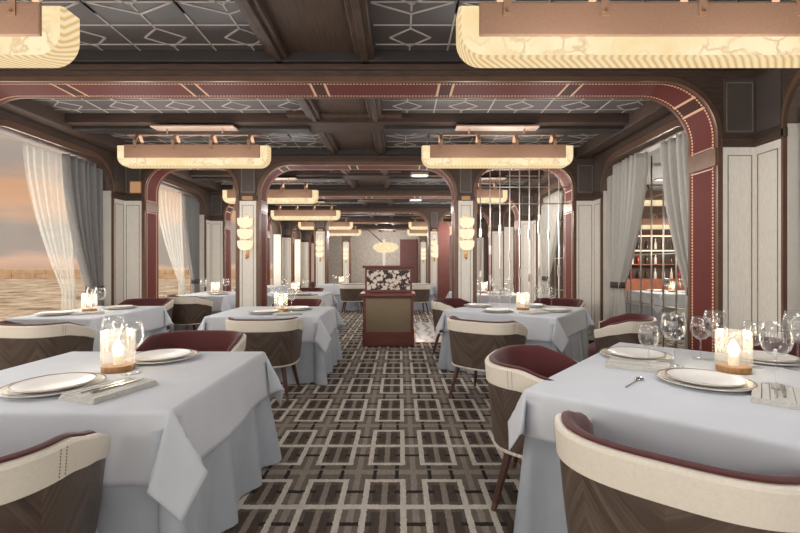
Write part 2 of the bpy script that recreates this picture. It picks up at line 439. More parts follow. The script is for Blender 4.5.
# ------------------------------------------------------------------ camera
cd = bpy.data.cameras.new('camera'); cam = bpy.data.objects.new('camera', cd); COL.objects.link(cam)
cam.location = (0, 0, H); cam.rotation_euler = (radians(90), 0, 0)
cd.sensor_width = 36; cd.lens = 430/800*36; cd.shift_y = -1.5/800; cd.clip_start = .05; cd.clip_end = 3000
SCN.camera = cam

# ------------------------------------------------------------------ setting
XL, XR, XC = -4.52, 3.18, -0.68
CEIL = H+1.90; SOF = H+1.645
Y0, Y1 = -2.55, 26.0
FX1 = 9.6
planes = [3.85+3.2*k for k in range(6)]      # 3.85 7.05 10.25 13.45 16.65 19.85
TH = .36
fl = MB(); fl.grid(lambda i, j: (XL-.1+(FX1-XL+.1)*i/1, Y0+(Y1-Y0)*j/1, 0), 2, 2); fl.add([(XL-.1,Y0,-.06),(FX1,Y0,-.06),(FX1,Y1,-.06),(XL-.1,Y1,-.06)], [(0,1,2,3)])
tag(fl.build('floor', M['carpet']), kind='structure')
# marble inlay beside the stand
mb = MB().box(.30, .98, 7.5, 10.2, 0.0, .006); tr = tag(mb.build('trim_1', M['marble']), kind='structure')
m2 = MB(); m2.box(.27, .30, 7.47, 10.23, 0, .009); m2.box(.98, 1.01, 7.47, 10.23, 0, .009); m2.box(.27, 1.01, 7.47, 7.5, 0, .009)
m2.build('brass_edge', M['brass'], tr)

# ceiling: slab + leather panels with lattice + centre boards
ce = tag(MB().box(XL-.1, FX1, Y0, Y1, CEIL+.03, CEIL+.13).build('ceiling', M['shadow_gap']), kind='structure')
cs0, cs1 = -1.15, -.23
def lattice(x0, x1, y0, y1, nodes_x0):
    b = MB(); P = .67; Z = CEIL-.006
    def seg(a, c, w=.014):
        (ax, ay), (bx, by) = a, c; t0, t1 = 0.0, 1.0; dx, dy = bx-ax, by-ay
        for p, q in ((-dx, ax-x0), (dx, x1-ax), (-dy, ay-y0), (dy, y1-ay)):
            if abs(p) < 1e-9:
                if q < 0: return
            else:
                r = q/p
                if p < 0: t0 = max(t0, r)
                else: t1 = min(t1, r)
        if t0 < t1: b.strip((ax+dx*t0, ay+dy*t0), (ax+dx*t1, ay+dy*t1), Z, w)
    y = y0+.1
    while y < y1: seg((x0, y), (x1, y), .012); y += .3
    y = y1-.22
    row = 0
    while y > y0-.5:
        k = int((x0-nodes_x0)/P)-2
        while nodes_x0+k*P < x1+P:
            cx = nodes_x0+k*P
            D = [(cx-.17, y), (cx, y+.14), (cx+.17, y), (cx, y-.14)]
            for i in range(4): seg(D[i], D[(i+1) % 4])
            seg((cx, y-.14), (cx, y-.34)); seg((cx, y+.14), (cx, y+.22))
            seg((cx, y-.34), (cx-.335, y-.5)); seg((cx, y-.34), (cx+.335, y-.5))
            seg((cx+.335, y-.6), (cx+.335, y+.25))
            k += 1
        y -= .6; row += 1
    return b
bays = [(-2.2, .65)]+[(planes[k-1]+TH if k else .65+TH, planes[k]) for k in range(6)]+[(planes[5]+TH, 23.2)]
for (a, b_) in bays:
    mid = (a+b_)/2 - .0
    for (y0, y1) in ((a+.02, mid-.25), (mid+.25, b_-.02)):
        for (x0, x1, nx) in ((XL+.25, cs0, -3.3), (cs1, XR-.25, .085)):
            p = MB().box(x0, x1, y0, y1, CEIL, CEIL+.02).build('ceiling_panel', M['dark_ceiling'], ce)
            lattice(x0+.02, x1-.02, y0+.02, y1-.02, nx).build('lattice', M['lattice'], p)
# centre boards and stepped mouldings
st = MB().box(cs0+.16, cs1-.16, Y0, Y1, CEIL-.02, CEIL+.03).build('centre_boards', M['strip_wood'], ce)
for (xa, xb) in ((cs0, cs0+.16), (cs1-.16, cs1)):
    MB().box(xa, xb, Y0, Y1, CEIL-.075, CEIL+.03).build('moulding', M['strip_wood'], ce, bevel=.008)
for (xa, xb) in ((cs0+.05, cs0+.11), (cs1-.11, cs1-.05)):
    MB().box(xa, xb, Y0, Y1, CEIL-.10, CEIL-.07).build('moulding', M['dark_wood'], ce, bevel=.006)
# cross beams in the middle of each bay
for (a, b_) in bays:
    mid = (a+b_)/2
    b = MB().box(XL+.1, XR-.1, mid-.22, mid+.22, CEIL-.11, CEIL+.02)
    b.build('cross_beam', M['beam_wood'], ce, bevel=.01)
    b2 = MB(); b2.box(XL+.1, cs0-.03, mid-.10, mid+.10, CEIL-.15, CEIL-.105); b2.box(cs1+.03, XR-.1, mid-.10, mid+.10, CEIL-.15, CEIL-.105)
    b2.build('cross_beam_strip', M['shadow_gap'], ce, bevel=.006)
    # stepped block where beam meets centre boards
    b3 = MB(); b3.box(cs0-.25, cs1+.25, mid-.34, mid+.34, CEIL-.06, CEIL+.02)
    b3.build('centre_block', M['strip_wood'], ce, bevel=.008)
    for (xa, xb) in ((XL+.1, XL+.3), (XR-.3, XR-.1)):
        MB().box(xa, xb, a, b_, CEIL-.16, CEIL+.03).build('side_moulding', M['beam_wood'], ce, bevel=.01)

# arches
OXL, OXR = -4.18, 2.84
PL0, PL1, PR0, PR1 = -2.68, -2.30, .90, 1.25
trim_n = 2
TOPP = 2.40
def groove_frame(b, f, a0, a1, b0, b1, w=.012):
    f(b, a0, a1, b0, b0+w); f(b, a0, a1, b1-w, b1); f(b, a0, a0+w, b0, b1); f(b, a1-w, a1, b0, b1)
for k, yp in enumerate(planes):
    three = k % 2 == 1
    ops = [(OXL, PL0), (PL1, PR0), (PR1, OXR)] if three else [(OXL, OXR)]
    R = .5
    holes = []
    # solid body: outline with openings cut from the floor -> build as pieces: one outline winding in and out
    out = [(XL, 0)]
    for (a, c) in ops: out += arch_pts(a, c, 0.0, SOF, R if c-a > 2 else .42)
    out += [(XR, 0), (XR, CEIL+.02), (XL, CEIL+.02)]
    body = plate2d(out, [], TH, 'trim_%d' % trim_n, M['dark_wood'], lambda a, b, d, yp=yp: (a, yp+TH/2+d, b)); trim_n += 1
    tag(body, kind='structure')
    # beam face mouldings
    MB().box(XL+.02, XR-.02, yp-.05, yp, CEIL-.10, CEIL).build('crown_moulding', M['shadow_gap'], body, bevel=.008)  # dark box stands in for the shaded recess above the beam
    MB().box(XL+.02, XR-.02, yp-.025, yp, CEIL-.16, CEIL-.11).build('beam_moulding', M['beam_wood'], body, bevel=.008)
    for (a, c) in ops:
        Rr = R if c-a > 2 else .42
        pts = arch_pts(a, c, 0.0, SOF, Rr, 16)
        # leather lining inside the opening
        s = [0.0]
        for p, q in zip(pts[:-1], pts[1:]): s.append(s[-1]+sqrt((p[0]-q[0])**2+(p[1]-q[1])**2))
        off = s[-1]/2 + .0
        inn = arch_pts(a+.008, c-.008, 0.0, SOF-.008, Rr-.008, 16)
        for (i0, i1, mm) in ((0, 1, 'studs_plain'), (1, len(inn)-2, 'studs'), (len(inn)-2, len(inn)-1, 'studs_plain')):
            lb = MB()
            lb.grid(lambda i, j: (inn[i0+i][0], yp-.002+(TH+.004)*j, inn[i0+i][1]), i1-i0+1, 2, uv=lambda i, j: (s[i0+i]-off, .36*j))
            lb.build('leather_lining', M[mm], body, angle=25)
        # brown edge ring on the front face
        ring_o = arch_pts(a-.035, c+.035, 0.0, SOF+.035, Rr+.035, 16) if not three else arch_pts(a-.045, c+.045, 0, SOF+.05, Rr+.045, 16)
        rb = MB()
        for y_a in (yp-.02, yp+TH):
            n = len(inn)
            vs = [(p[0], y_a, p[1]) for p in inn]+[(p[0], y_a, p[1]) for p in ring_o]+[(p[0], y_a+.02, p[1]) for p in inn]+[(p[0], y_a+.02, p[1]) for p in ring_o]
            fs = []
            for i in range(n-1):
                fs += [(i, i+1, n+i+1, n+i), (2*n+i, 3*n+i, 3*n+i+1, 2*n+i+1), (i, 2*n+i, 2*n+i+1, i+1), (n+i, n+i+1, 3*n+i+1, 3*n+i)]
            rb.add(vs, fs)
        rb.build('edge_ring', M['brown_trim'], body, angle=30)
        # joint cuff where the curve starts
        for (xx, sg) in ((a, 1), (c, -1)):
            cf = MB().box(min(xx, xx+sg*.02), max(xx, xx+sg*.02), yp-.005, yp+TH+.005, TOPP-.16, TOPP+.0)
            cf = cf.build('leather_cuff', M['brown_trim'], body)
            for zz in (TOPP-.18, TOPP+.014): MB().box(min(xx, xx+sg*.014), max(xx, xx+sg*.014), yp+.03, yp+TH-.03, zz-.005, zz+.005).build('cream_line', M['rose_metal'], body)
    # pale panels on the piers, front face
    piers = [(XL+.0, OXL-.042), (OXR+.042, XR-.0)]
    if three: piers += [(PL0+.055, PL1-.055), (PR0+.055, PR1-.055)]
    for (a, c) in piers:
        p = MB().box(a, c, yp-.014, yp+.001, .12, TOPP).build('wall_panel', M['linen'], body)
        g = MB(); groove_frame(g, lambda b, x0, x1, z0, z1: b.box(x0, x1, yp-.017, yp-.013, z0, z1), a+.04, c-.04, .2, TOPP-.07, .008)
        g.build('panel_moulding', M['groove'], p)
        MB().box(a-.03, c+.03, yp-.035, yp, TOPP, TOPP+.085).build('cornice', M['dark_wood'], body, bevel=.01)
        q = MB().box(a+.01, c-.01, yp-.012, yp, TOPP+.12, CEIL-.24).build('smoked_panel', M['smoke'], body)
        g = MB(); groove_frame(g, lambda b, x0, x1, z0, z1: b.box(x0, x1, yp-.015, yp-.011, z0, z1), a+.03, c-.03, TOPP+.14, CEIL-.27, .008)
        g.build('panel_moulding', M['groove'], q)
        MB().box(a-.02, c+.02, yp-.02, yp, 0, .12).build('skirting', M['dark_wood'], body)
        if three and a > XL+.5 and c < XR-.5:
            MB().box(a+.05, c-.05, yp-.045, yp-.035, TOPP+.01, TOPP+.075).build('glow_slot', M['amber'], body)

# side walls with arched window openings
def wall_openings():
    ops = []
    for (a, b_) in [(.65+TH, planes[0])]+[(planes[k-1]+TH, planes[k]) for k in range(1, 6)]:
        ops.append((a+.32, b_-.32))
    ops.append((-1.9, .3)); ops.append((planes[5]+TH+.32, 23.0))
    return ops
OPS = wall_openings()
WT = 2.93; SILL = .45
def side_wall(name, x, thick, m, sill):
    out = [(Y0, 0), (Y1, 0), (Y1, CEIL+.02), (Y0, CEIL+.02)]
    holes = [arch_pts(a, b, sill, WT, .42) for (a, b) in OPS]
    sg = -1 if x < 0 else 1
    return tag(plate2d(out, holes, thick, name, m, lambda a, b, d: (x+sg*thick/2+d, a, b)), kind='structure')
wl = side_wall('wall_left', XL, .32, M['dark_wood'], SILL)
wr = side_wall('wall_right', XR, .32, M['dark_wood'], .12)
# pale facets beside each arch, on the side walls
for k, yp in enumerate(planes):
    for (x, wall, sg) in ((XL, wl, 1), (XR, wr, -1)):
        for (a, b_) in ((yp-.29, yp-.001), (yp+TH+.001, yp+TH+.29)):
            xa, xb = sorted((x, x+sg*.014))
            p = MB().box(xa, xb, a, b_, .12, TOPP).build('wall_panel', M['linen'], wall)
            xa, xb = sorted((x+sg*.013, x+sg*.017))
            g = MB(); groove_frame(g, lambda b, y0, y1, z0, z1: b.box(xa, xb, y0, y1, z0, z1), a+.04, b_-.04, .2, TOPP-.07, .008)
            g.build('panel_moulding', M['groove'], p)
            xa, xb = sorted((x, x+sg*.035)); MB().box(xa, xb, a-.04, b_+.01, TOPP, TOPP+.085).build('cornice', M['dark_wood'], wall, bevel=.01)
            xa, xb = sorted((x, x+sg*.012)); q = MB().box(xa, xb, a+.02, b_-.02, TOPP+.12, CEIL-.24).build('smoked_panel', M['smoke'], wall)
# windows
def window(n, x, a, b_, sill, pane_m):
    w = empty('window_%d' % n, (x, 0, 0), kind='structure')
    sg = -1 if x < 0 else 1
    inn = arch_pts(a, b_, sill, WT, .42, 12); outp = arch_pts(a-.02, b_+.02, sill-.05, WT+.08, .47, 12)
    fr = MB()
    for (pp, qq, z0, z1) in ((inn, outp, -sg*.035, 0.0),):
        n_ = len(inn); vs = []
        for xx in (z0, z1):
            vs += [(xx, p[0], p[1]) for p in pp]+[(xx, p[0], p[1]) for p in qq]
        fs = []
        for i in range(n_):
            j = (i+1) % n_
            fs += [(i, j, n_+j, n_+i), (2*n_+i, 3*n_+i, 3*n_+j, 2*n_+j), (i, 2*n_+i, 2*n_+j, j), (n_+i, n_+j, 3*n_+j, 3*n_+i)]
        fr.add(vs, fs)
    fr.build('window_frame', M['brown_trim'], w, angle=30)
    for (ya, yb) in ((a, a+.006), (b_-.006, b_)):
        xa, xb = sorted((0.0, sg*.28)); MB().box(xa, xb, ya, yb, sill+.01, WT-.42).build('reveal_panel', M['linen_edge'], w)
    o = plate2d(arch_pts(a, b_, sill, WT, .42), [], .008, 'pane', pane_m, lambda p, q, d: (sg*.29+d, p, q), w)
    return w
for i, (a, b_) in enumerate(OPS): window(i+1, XL, a, b_, SILL, M['pane'])
for i, (a, b_) in enumerate(OPS[:4]):
    w = window(i+11, XR, a, b_, .12, M['pane'])
    b = MB(); y = a+.12
    while y < b_-.05:
        b.tube((.33, y, .14), (.33, y, WT-.06), .011, .011, 8); y += .27
    b.build('grid_bars', M['chrome'], w, smooth=True)
    b = MB()
    for z in (.8, 1.5, 2.3): b.tube((.345, a+.02, z), (.345, b_-.02, z), .010, .010, 8)
    b.build('grid_rails', M['chrome'], w, smooth=True)

# end walls
tag(MB().box(XL-.1, FX1, Y0-.1, Y0, 0, CEIL+.1).build('wall_back', M['linen']), kind='structure')
wf = tag(MB().box(XL-.1, XR+.1, 23.6, 23.75, 0, CEIL+.1).build('wall_front', M['back_wall']), kind='structure')
MB().box(.0, .95, 23.5, 23.62, 0, 2.75).build('plum_panel', M['plum'], wf)
MB().box(-1.6, -.1, 23.52, 23.6, 0, 1.15).build('dado', M['mahogany'], wf)
MB().box(-.95, -.80, 23.5, 23.6, 0, 2.75).build('pale_post', M['linen_edge'], wf)
tag(MB().box(XR+.33, FX1, 13.4, 13.55, 0, CEIL+.1).build('wall_bar', M['dark_wood']), kind='structure')
tag(MB().box(FX1, FX1+.12, Y0, 13.4, 0, CEIL+.1).build('wall_outer', M['linen']), kind='structure')

# slim metal grid screen in the right-hand arch of the three-bay partition
sc = empty('trim_20', (0, planes[1]+TH/2, 0), kind='structure')
b = MB(); x = PR1+.10
while x < OXR-.04:
    d = min(x-PR1, OXR-x); top = SOF-.02 if d > .42 else SOF-.42+sqrt(max(0, .42**2-(.42-d)**2))-.02
    b.tube((x, 0, .02), (x, 0, top), .010, .010, 8)
    zz = .3+random.random()*.3
    while zz < 2.2:
        hh = .10+.12*random.random(); b.box(x-.017, x+.017, -.017, .017, zz, zz+hh); zz += hh+.3+random.random()*.5
    x += .165
b.build('screen_bars', M['chrome'], sc, angle=40)
b = MB()
for z in (2.38, 2.66): b.tube((PR1+.02, 0.0, z), (OXR-.02, 0.0, z), .009, .009, 8)
b.build('screen_rails', M['chrome'], sc, smooth=True)

# ------------------------------------------------------------------ outside
tag(MB().grid(lambda i, j: (-1500+1480*i/1, -700+1700*j/1, -6.0), 2, 2).build('sea', M['sea']), kind='structure')
brk = empty('harbour_wall', (-300, 240, -6), label='pale stone sea wall out on the water beyond the left windows', cat='sea wall')
b = MB()
for i in range(46):
    for j in range(2):
        x = -270+i*13+(6 if j else 0); h = 2.4
        b.box(x-6.4, x+6.3, -5, 5, j*2.5, j*2.5+h+random.random()*.15)
b.build('stone_blocks', M['stone'], brk, bevel=.2)

# ------------------------------------------------------------------ pendant lamps
def make_chandelier(L):
    def mk():
        r = empty('pendant_lamp', cat='lamp')
        R = .13; Hh = .262; dep = .13
        # alabaster trough: outline in x-z, rounded lower corners, cut edge chamfered at the front and back
        def outline(ins):
            pts = [(-L/2+ins, Hh)]
            for k in range(9):
                th = pi + (pi/2)*k/8; pts.append((-L/2+R+(R-ins)*cos(th), R+(R-ins)*sin(th)))
            for k in range(9):
                th = 1.5*pi + (pi/2)*k/8; pts.append((L/2-R+(R-ins)*cos(th), R+(R-ins)*sin(th)))
            pts.append((L/2-ins, Hh)); return pts
        o0, o1 = outline(0.0), outline(.012); n = len(o0)
        b = MB()
        for yy in (-dep/2, dep/2):
            b.add([(p[0], yy, p[1]) for p in o1], [tuple(range(n))])
        b.add([(o1[0][0], -dep/2, Hh), (o1[-1][0], -dep/2, Hh), (o1[-1][0], dep/2, Hh), (o1[0][0], dep/2, Hh)], [(0, 1, 2, 3)])
        sh = b.build('alabaster_shade', M['alabaster'], r)
        c = MB()
        vs = []
        for (pp, yy) in ((o1, -dep/2), (o0, -dep/2+.012), (o0, dep/2-.012), (o1, dep/2)):
            vs += [(p[0], yy, p[1]) for p in pp]
        fs = []
        for q in range(3):
            for i in range(n-1): fs.append((q*n+i, q*n+i+1, (q+1)*n+i+1, (q+1)*n+i))
        c.add(vs, fs); c.build('ribbed_edge', M['alabaster_rib'], sh, angle=30)
        # leather front panels
        for sg in (-1, 1):
            p = MB().box(-L/2+.10, L/2-.10, *sorted((sg*(dep/2), sg*(dep/2+.018))), .102, .274).build('leather_panel', M['leather_brown'], r, bevel=.008)
        nst = max(2, int(round((L-.3)/.48))+1)
        for k in range(nst):
            x = -L/2+.24+(L-.48)*k/(nst-1)
            s = MB()
            for sg in (-1, 1):
                y0, y1 = sorted((sg*(dep/2+.018), sg*(dep/2+.024)))
                s.box(x-.02, x+.02, y0, y1, .20, .33)
                s.add([(x-.02, sg*(dep/2+.024), .33), (x+.02, sg*(dep/2+.024), .33), (x+.02, sg*.02, .42), (x-.02, sg*.02, .42),
                       (x-.02, sg*(dep/2+.016), .33), (x+.02, sg*(dep/2+.016), .33), (x+.02, sg*.02, .41), (x-.02, sg*.02, .41)],
                      [(0,1,2,3),(4,7,6,5),(0,3,7,4),(1,5,6,2),(0,4,5,1),(2,6,7,3)])
            so = s.build('strap', M['leather_brown'], r)
            for sg in (-1, 1): MB().tube((x, sg*(dep/2+.02), .222), (x, sg*(dep/2+.032), .222), .009, .007, 10).build('rivet', M['brass'], so, smooth=False)
        MB().tube((-L/2+.1, 0, .415), (L/2-.1, 0, .415), .014, .014, 10).build('rail', M['brown_trim'], r, smooth=True)
        top = 1.0
        for sg in (-1, 1):
            MB().tube((sg*.35, 0, .41), (sg*.35, 0, .49), .010, .010, 10).build('rod', M['rose_metal'], r, smooth=True)
        MB().box(-.52, .52, -.09, .09, .475, .50).build('canopy', M['rose_metal'], r, bevel=.006)
        return r
    return mk
ZC = H+1.235
zch = [2.25, 5.45, 8.65, 11.85, 15.05, 18.25]
XCL = (-3.53, -1.66)
names_left = ['long alabaster pendant with brown leather panel at the upper left edge, nearest the viewer',
  'long alabaster pendant over the left tables, second one back', 'alabaster pendant showing partly behind the left sconce pier, third one back on the left',
  'alabaster pendant fourth back on the left, beyond the left sconce pier', 'small distant alabaster pendant fifth back on the left',
  'farthest alabaster pendant in the left row']
def hang(key, L, x, y, zb, label, ceil):
    o = place(key, make_chandelier(L), (x, y, zb), 0, label)
    # canopy and rods reach up to the beam above
    need = ceil - zb
    for ch in o.children:
        if ch.name.startswith('canopy'): ch.location = (0, 0, need-.50)
        if ch.name.startswith('rod'): ch.scale = (1, 1, 1); ch.location = (0, 0, .41-.41*((need-.02-.41)/.08)); ch.scale = (1, 1, (need-.02-.41)/.08)
    return o
for i, y in enumerate(zch):
    zb = H+1.055 if i == 0 else ZC
    L = 1.90
    hang('c190', L, -2.60 if i else -2.665, y, zb, names_left[i], CEIL-.15)
hang('c240', 2.45, .30+2.45/2, 2.25, H+1.055, 'long alabaster pendant with brown leather panel at the upper right, nearest the viewer', CEIL-.15)
hang('c190', 1.90, .29+.935, 5.45, ZC, 'long alabaster pendant over the right tables, second one back', CEIL-.15)
hang('c110', 1.10, 1.60, 8.65, ZC, 'bright alabaster pendant seen through the metal bars of the right arch', CEIL-.15)
hang('c190', 1.90, .30+.95, 15.05, ZC, 'small distant alabaster pendant upper of the pair right of the centre aisle', CEIL-.15)
hang('c190', 1.90, .30+.95, 18.25, ZC, 'small distant alabaster pendant lower of the pair right of the centre aisle', CEIL-.15)
hang('c190', 1.90, 5.7, 8.7, H+1.2, 'alabaster pendant seen through the right window between its curtains, upper one', CEIL-.15)
hang('c190', 1.90, 7.0, 11.4, H+.95, 'alabaster pendant seen through the right window between its curtains, lower one', CEIL-.15)

# oval pendant far down the aisle
o = empty('oval_pendant', (-.62, 18.6, 0), label='oval glowing pendant lamp hanging above the far end of the aisle', cat='lamp')
MB().lathe([(0.0, -.24), (.3, -.22), (.5, -.10), (.56, 0), (.5, .12), (.3, .19), (0, .21)], 28, (0, 0, 2.12)).build('shade', M['alabaster'], o, smooth=True)
MB().tube((0, 0, 2.2), (-1.2, 0, CEIL), .02, .02, 8).build('rod', M['dark_wood'], o, smooth=True)

# ------------------------------------------------------------------ sconces
def mk_sconce():
    r = empty('wall_sconce', cat='sconce')
    MB().box(-.025, .025, -.012, 0, -.36, .34).build('back_plate', M['brass'], r, bevel=.004)
    for z in (.20, .02, -.16):
        b = MB().lathe([(0, -.085), (.05, -.08), (.09, -.058), (.115, -.02), (.12, .04), (.118, .068), (.09, .072), (0, .072)], 26, (0, -.125, z)).build('glass_bowl', M['sconce_glow'], r, smooth=True)
        MB().tube((0, -.125, z+.075), (0, -.012, z+.075), .008, .008, 8).build('arm', M['brass'], b)
    MB().lathe([(0, -.06), (.012, -.05), (.02, -.02), (.012, .02), (.0, .03)], 12, (0, -.07, -.33)).build('finial', M['brass'], r, smooth=True)
    return r
for (k, dl, dr) in ((1, 'three-tier glass sconce on the pale pier left of the aisle', 'three-tier glass sconce on the pale pier right of the aisle, beside the metal bars'),
            (3, 'three-tier glass sconce on the second pier back on the left of the aisle', 'three-tier glass sconce on the second pier back on the right of the aisle'),
            (5, 'tiny far three-tier sconce on the third pier back on the left', 'tiny far three-tier sconce on the third pier back on the right')):
    for (x, d) in (((PL0+PL1)/2, dl), ((PR0+PR1)/2, dr)):
        place('sconce', mk_sconce, (x, planes[k]-.016, 1.83), 0, d)

# amber lamp on left wall spandrel
o = empty('amber_lamp', (XL+.20, planes[1]-.014, 2.62), label='small square amber light above the pale left pier by the window', cat='lamp')
MB().box(-.085, .085, -.03, 0, -.09, .09).build('diffuser', M['amber'], o, bevel=.01)
MB().box(-.10, .10, -.012, .0, -.105, .105).build('frame', M['brass'], o)

# recessed ceiling downlights down the aisle
for i, (x, y, d) in enumerate(((.38, 8.4, 'nearer white ceiling downlight right of the aisle boards'), (.42, 11.6, 'farther white ceiling downlight right of the aisle boards'))):
    o = empty('downlight', (x, y, CEIL-.11 if False else CEIL-.16), label=d, cat='downlight')
    MB().box(-.14, .14, -.09, .09, .012, .03).build('lens', M['spot'], o); b = MB(); b.box(-.17, .17, -.12, -.09, .0, .05); b.box(-.17, .17, .09, .12, 0, .05); b.box(-.17, -.14, -.09, .09, 0, .05); b.box(.14, .17, -.09, .09, 0, .05); b.build('bezel', M['lattice'], o)

# ------------------------------------------------------------------ red rounded screen to the right of the far aisle
o = empty('leather_screen', (1.25, 12.4, 0), label='tall round-topped red brown leather screen right of the aisle, beyond the first pier', cat='screen')
pts = [(-.16, 0)]+[(-.16+.16+.16*cos(pi-pi*k/12), 2.4+.16*sin(pi-pi*k/12)) for k in range(13)]+[(.16, 0)]
plate2d(pts, [], .3, 'panel', M['mahogany'], lambda a, b, d: (a, d, b), o)
MB().lathe([(0, -.22), (.07, -.14), (.09, 0), (.07, .14), (0, .22)], 18, (-.2, -.05, 1.75)).build('side_lamp', M['sconce_glow'], o, smooth=True)

# ------------------------------------------------------------------ host stand
o = empty('host_stand', (-.195, 7.12, 0), label='dark wood host stand with blossom panel in the middle of the aisle', cat='host stand')
w = .42
MB().box(-w, w, 0, .5, .30, .83).build('body', M['mahogany'], o, bevel=.01)
MB().box(-w-.01, w+.01, -.01, .51, 0, .30).build('base', M['mahogany'], o, bevel=.012)
MB().box(-w+.05, w-.05, -.012, .0, .24, .80).build('bronze_panel', M['brushed'], o, bevel=.004)
MB().box(-w-.05, w+.03, -.10, .52, .83, .885).build('ledge', M['mahogany'], o, bevel=.012)
MB().box(-w+.02, w-.02, .18, .5, .885, 1.30).build('upper_case', M['mahogany'], o, bevel=.008)
MB().box(-w+.055, w-.055, .165, .181, .93, 1.26).build('blossom_panel', M['floral'], o)
MB().box(-w-.02, w+.02, .14, .54, 1.30, 1.34).build('top', M['mahogany'], o, bevel=.01)

# ------------------------------------------------------------------ chairs
def mk_chair():
    r = empty('tub_chair', cat='chair')
    A, B = .375, .365; PM = radians(112); NS = 49
    def plan(ph, sc):
        e = .70
        sx = math.copysign(abs(sin(ph))**e, sin(ph)); cy = math.copysign(abs(cos(ph))**e, cos(ph))
        return A*sc*sx, -B*sc*cy
    def T(ph):
        t = max(0.0, min(1.0, (abs(ph)-radians(74))/(PM-radians(74)))); t = t*t*(3-2*t)
        return .805-.10*t
    def sweep(sec, nm, m, par, uv=False, pm=PM, smooth=30):
        b = MB(); ns = NS; k = len(sec(0.0))
        def pt(i, j):
            ph = -pm+2*pm*i/(ns-1); off, z = sec(ph)[j % k]
            zz = (z-.34)/(.8-.34); s = .88+.12*max(0, min(1.2, zz))**.8
            x, y = plan(ph, s); l = sqrt(x*x+y*y)
            return (x*(l+off)/l, y*(l+off)/l, z)
        uvf = (lambda i, j: ((-pm+2*pm*i/(ns-1))*.40, sec(-pm+2*pm*i/(ns-1))[j % k][1])) if uv else None
        b.grid(pt, ns, k+1, uv=uvf)
        for i in (0, ns-1):
            b.add([pt(i, j) for j in range(k)], [tuple(range(k))], [(0, 0)]*k if uv else None)
        return b.build(nm, m, par, angle=smooth)
    bandh = lambda ph: .112*(T(ph)-.34)/(.805-.34)
    sw = sweep(lambda ph: [(0, .345), (0, .46), (0, .58), (0, T(ph)-bandh(ph)), (-.022, T(ph)-bandh(ph)), (-.022, .345)], 'backrest', M['chevron'], r, True)
    bd = sweep(lambda ph: [(.0, T(ph)-bandh(ph)), (.008, T(ph)-bandh(ph)+.004), (.008, T(ph)-.012), (.002, T(ph)-.002), (-.008, T(ph)), (-.022, T(ph)), (-.022, T(ph)-bandh(ph))], 'leather_band', M['cream_leather'], r)
    for sgn in (-1, 1):
        for d in (-.012, .012):
            stb = MB()
            ph = sgn*radians(70)+d/.37
            for q in range(9):
                z0 = T(ph)-.012-(bandh(ph)-.02)*q/9; z1 = z0-(bandh(ph)-.02)/16
                zz = (z0-.34)/.46; x, y = plan(ph, .88+.12*zz**.8); l = sqrt(x*x+y*y); kx = (l+.0085)/l
                stb.tube((x*kx, y*kx, z0), (x*kx, y*kx, z1), .0016, .0016, 5)
            stb.build('stitching', M['groove'], bd)
    def ups(ph):
        k = sqrt(max(0.02, min(1.0, (PM-abs(ph))/radians(20)))); z = T(ph)-.02*(1-k)
        return [(-.018-.004*k, .42), (-.018-.004*k, z-.006), (-.018, z+.008*k), (-.018-.016*k, z+.014*k), (-.018-.038*k, z+.006*k), (-.018-.054*k, z-.03), (-.018-.067*k, .55), (-.018-.067*k, .42)]
    sweep(ups, 'inner_upholstery', M['red_velvet'], r, smooth=60)
    # seat
    b = MB(); n = 40; rings = [(0, .50), (.6, .50), (.9, .492), (.985, .475), (1.0, .45), (1.0, .38), (.97, .36), (0, .36)]
    def sp(i, j):
        th = 2*pi*i/n; sc, z = rings[j]; e = .62
        cx, sy = cos(th), sin(th)
        x = .30*sc*math.copysign(abs(cx)**e, cx); y = -.01+.275*sc*math.copysign(abs(sy)**e, sy)
        return (x, y, z)
    b.grid(sp, n, len(rings), closed=True); b.build('seat', M['red_velvet'], r, smooth=True)
    b = MB()
    ppts = []
    for i in range(41):
        ph = -PM+2*PM*i/40; x, y = plan(ph, .88); ppts.append((x*1.005, y*1.005, .342))
    b.path(ppts, .009, 8); b.build('piping', M['cream_leather'], r, smooth=True)
    # under-frame
    b = MB(); b.grid(lambda i, j: (lambda q: (q[0]*.96, q[1]*.96, (.335, .36)[j]))(sp(i, 5)), n, 2, closed=True); b.add([(sp(i, 5)[0]*.96, sp(i, 5)[1]*.96, .335) for i in range(n)], [tuple(range(n))])
    b.build('under_frame', M['leg_wood'], r)
    for (sx, sy) in ((-1, -1), (1, -1), (-1, 1), (1, 1)):
        p0 = Vector((sx*.22, sy*.19-.01, .345)); p1 = Vector((sx*.285, sy*.27-.01, 0.0))
        q = p0.lerp(p1, .88)
        lg = MB().tube(p0, q, .025, .016, 12).build('leg', M['leg_wood'], r, smooth=False, angle=40)
        MB().tube(q, p1, .017, .014, 12).build('foot_cap', M['brown_trim'], lg, angle=40)
    return r
R_ = radians
def chair(x, y, deg, label, group=None):
    return place('chair', mk_chair, (x, y, 0), R_(deg), label, group)
chair(-1.42, 1.40, 13, 'tub chair cut off at the lower left corner, wooden back towards us')
chair(-1.56, 3.17, 180, 'tub chair with red inside facing us across the left front table')
chair(-1.41, 4.54, 2, 'chevron wood tub chair with cream band in front of the second left table')
chair(-1.55, 6.45, 180, 'red tub chair mostly hidden at the far side of the second left table')
chair(-3.44, 4.20, -8, 'chevron wood tub chair with its back to us at the left edge, near the window')
chair(-3.90, 6.54, 180, 'red tub chair behind the left window table, by the pale pier')
chair(-3.70, 7.62, -32, 'angled tub chair with cream band inside the left arch')
chair(-1.85, 7.94, 0, 'tub chair back seen just past the plates of the second left table')
chair(-2.1, 9.78, 180, 'small red tub chair at the far side of the third left table')
chair(-1.33, 12.2, 0, 'far tub chair with its back to us just left of the host stand')
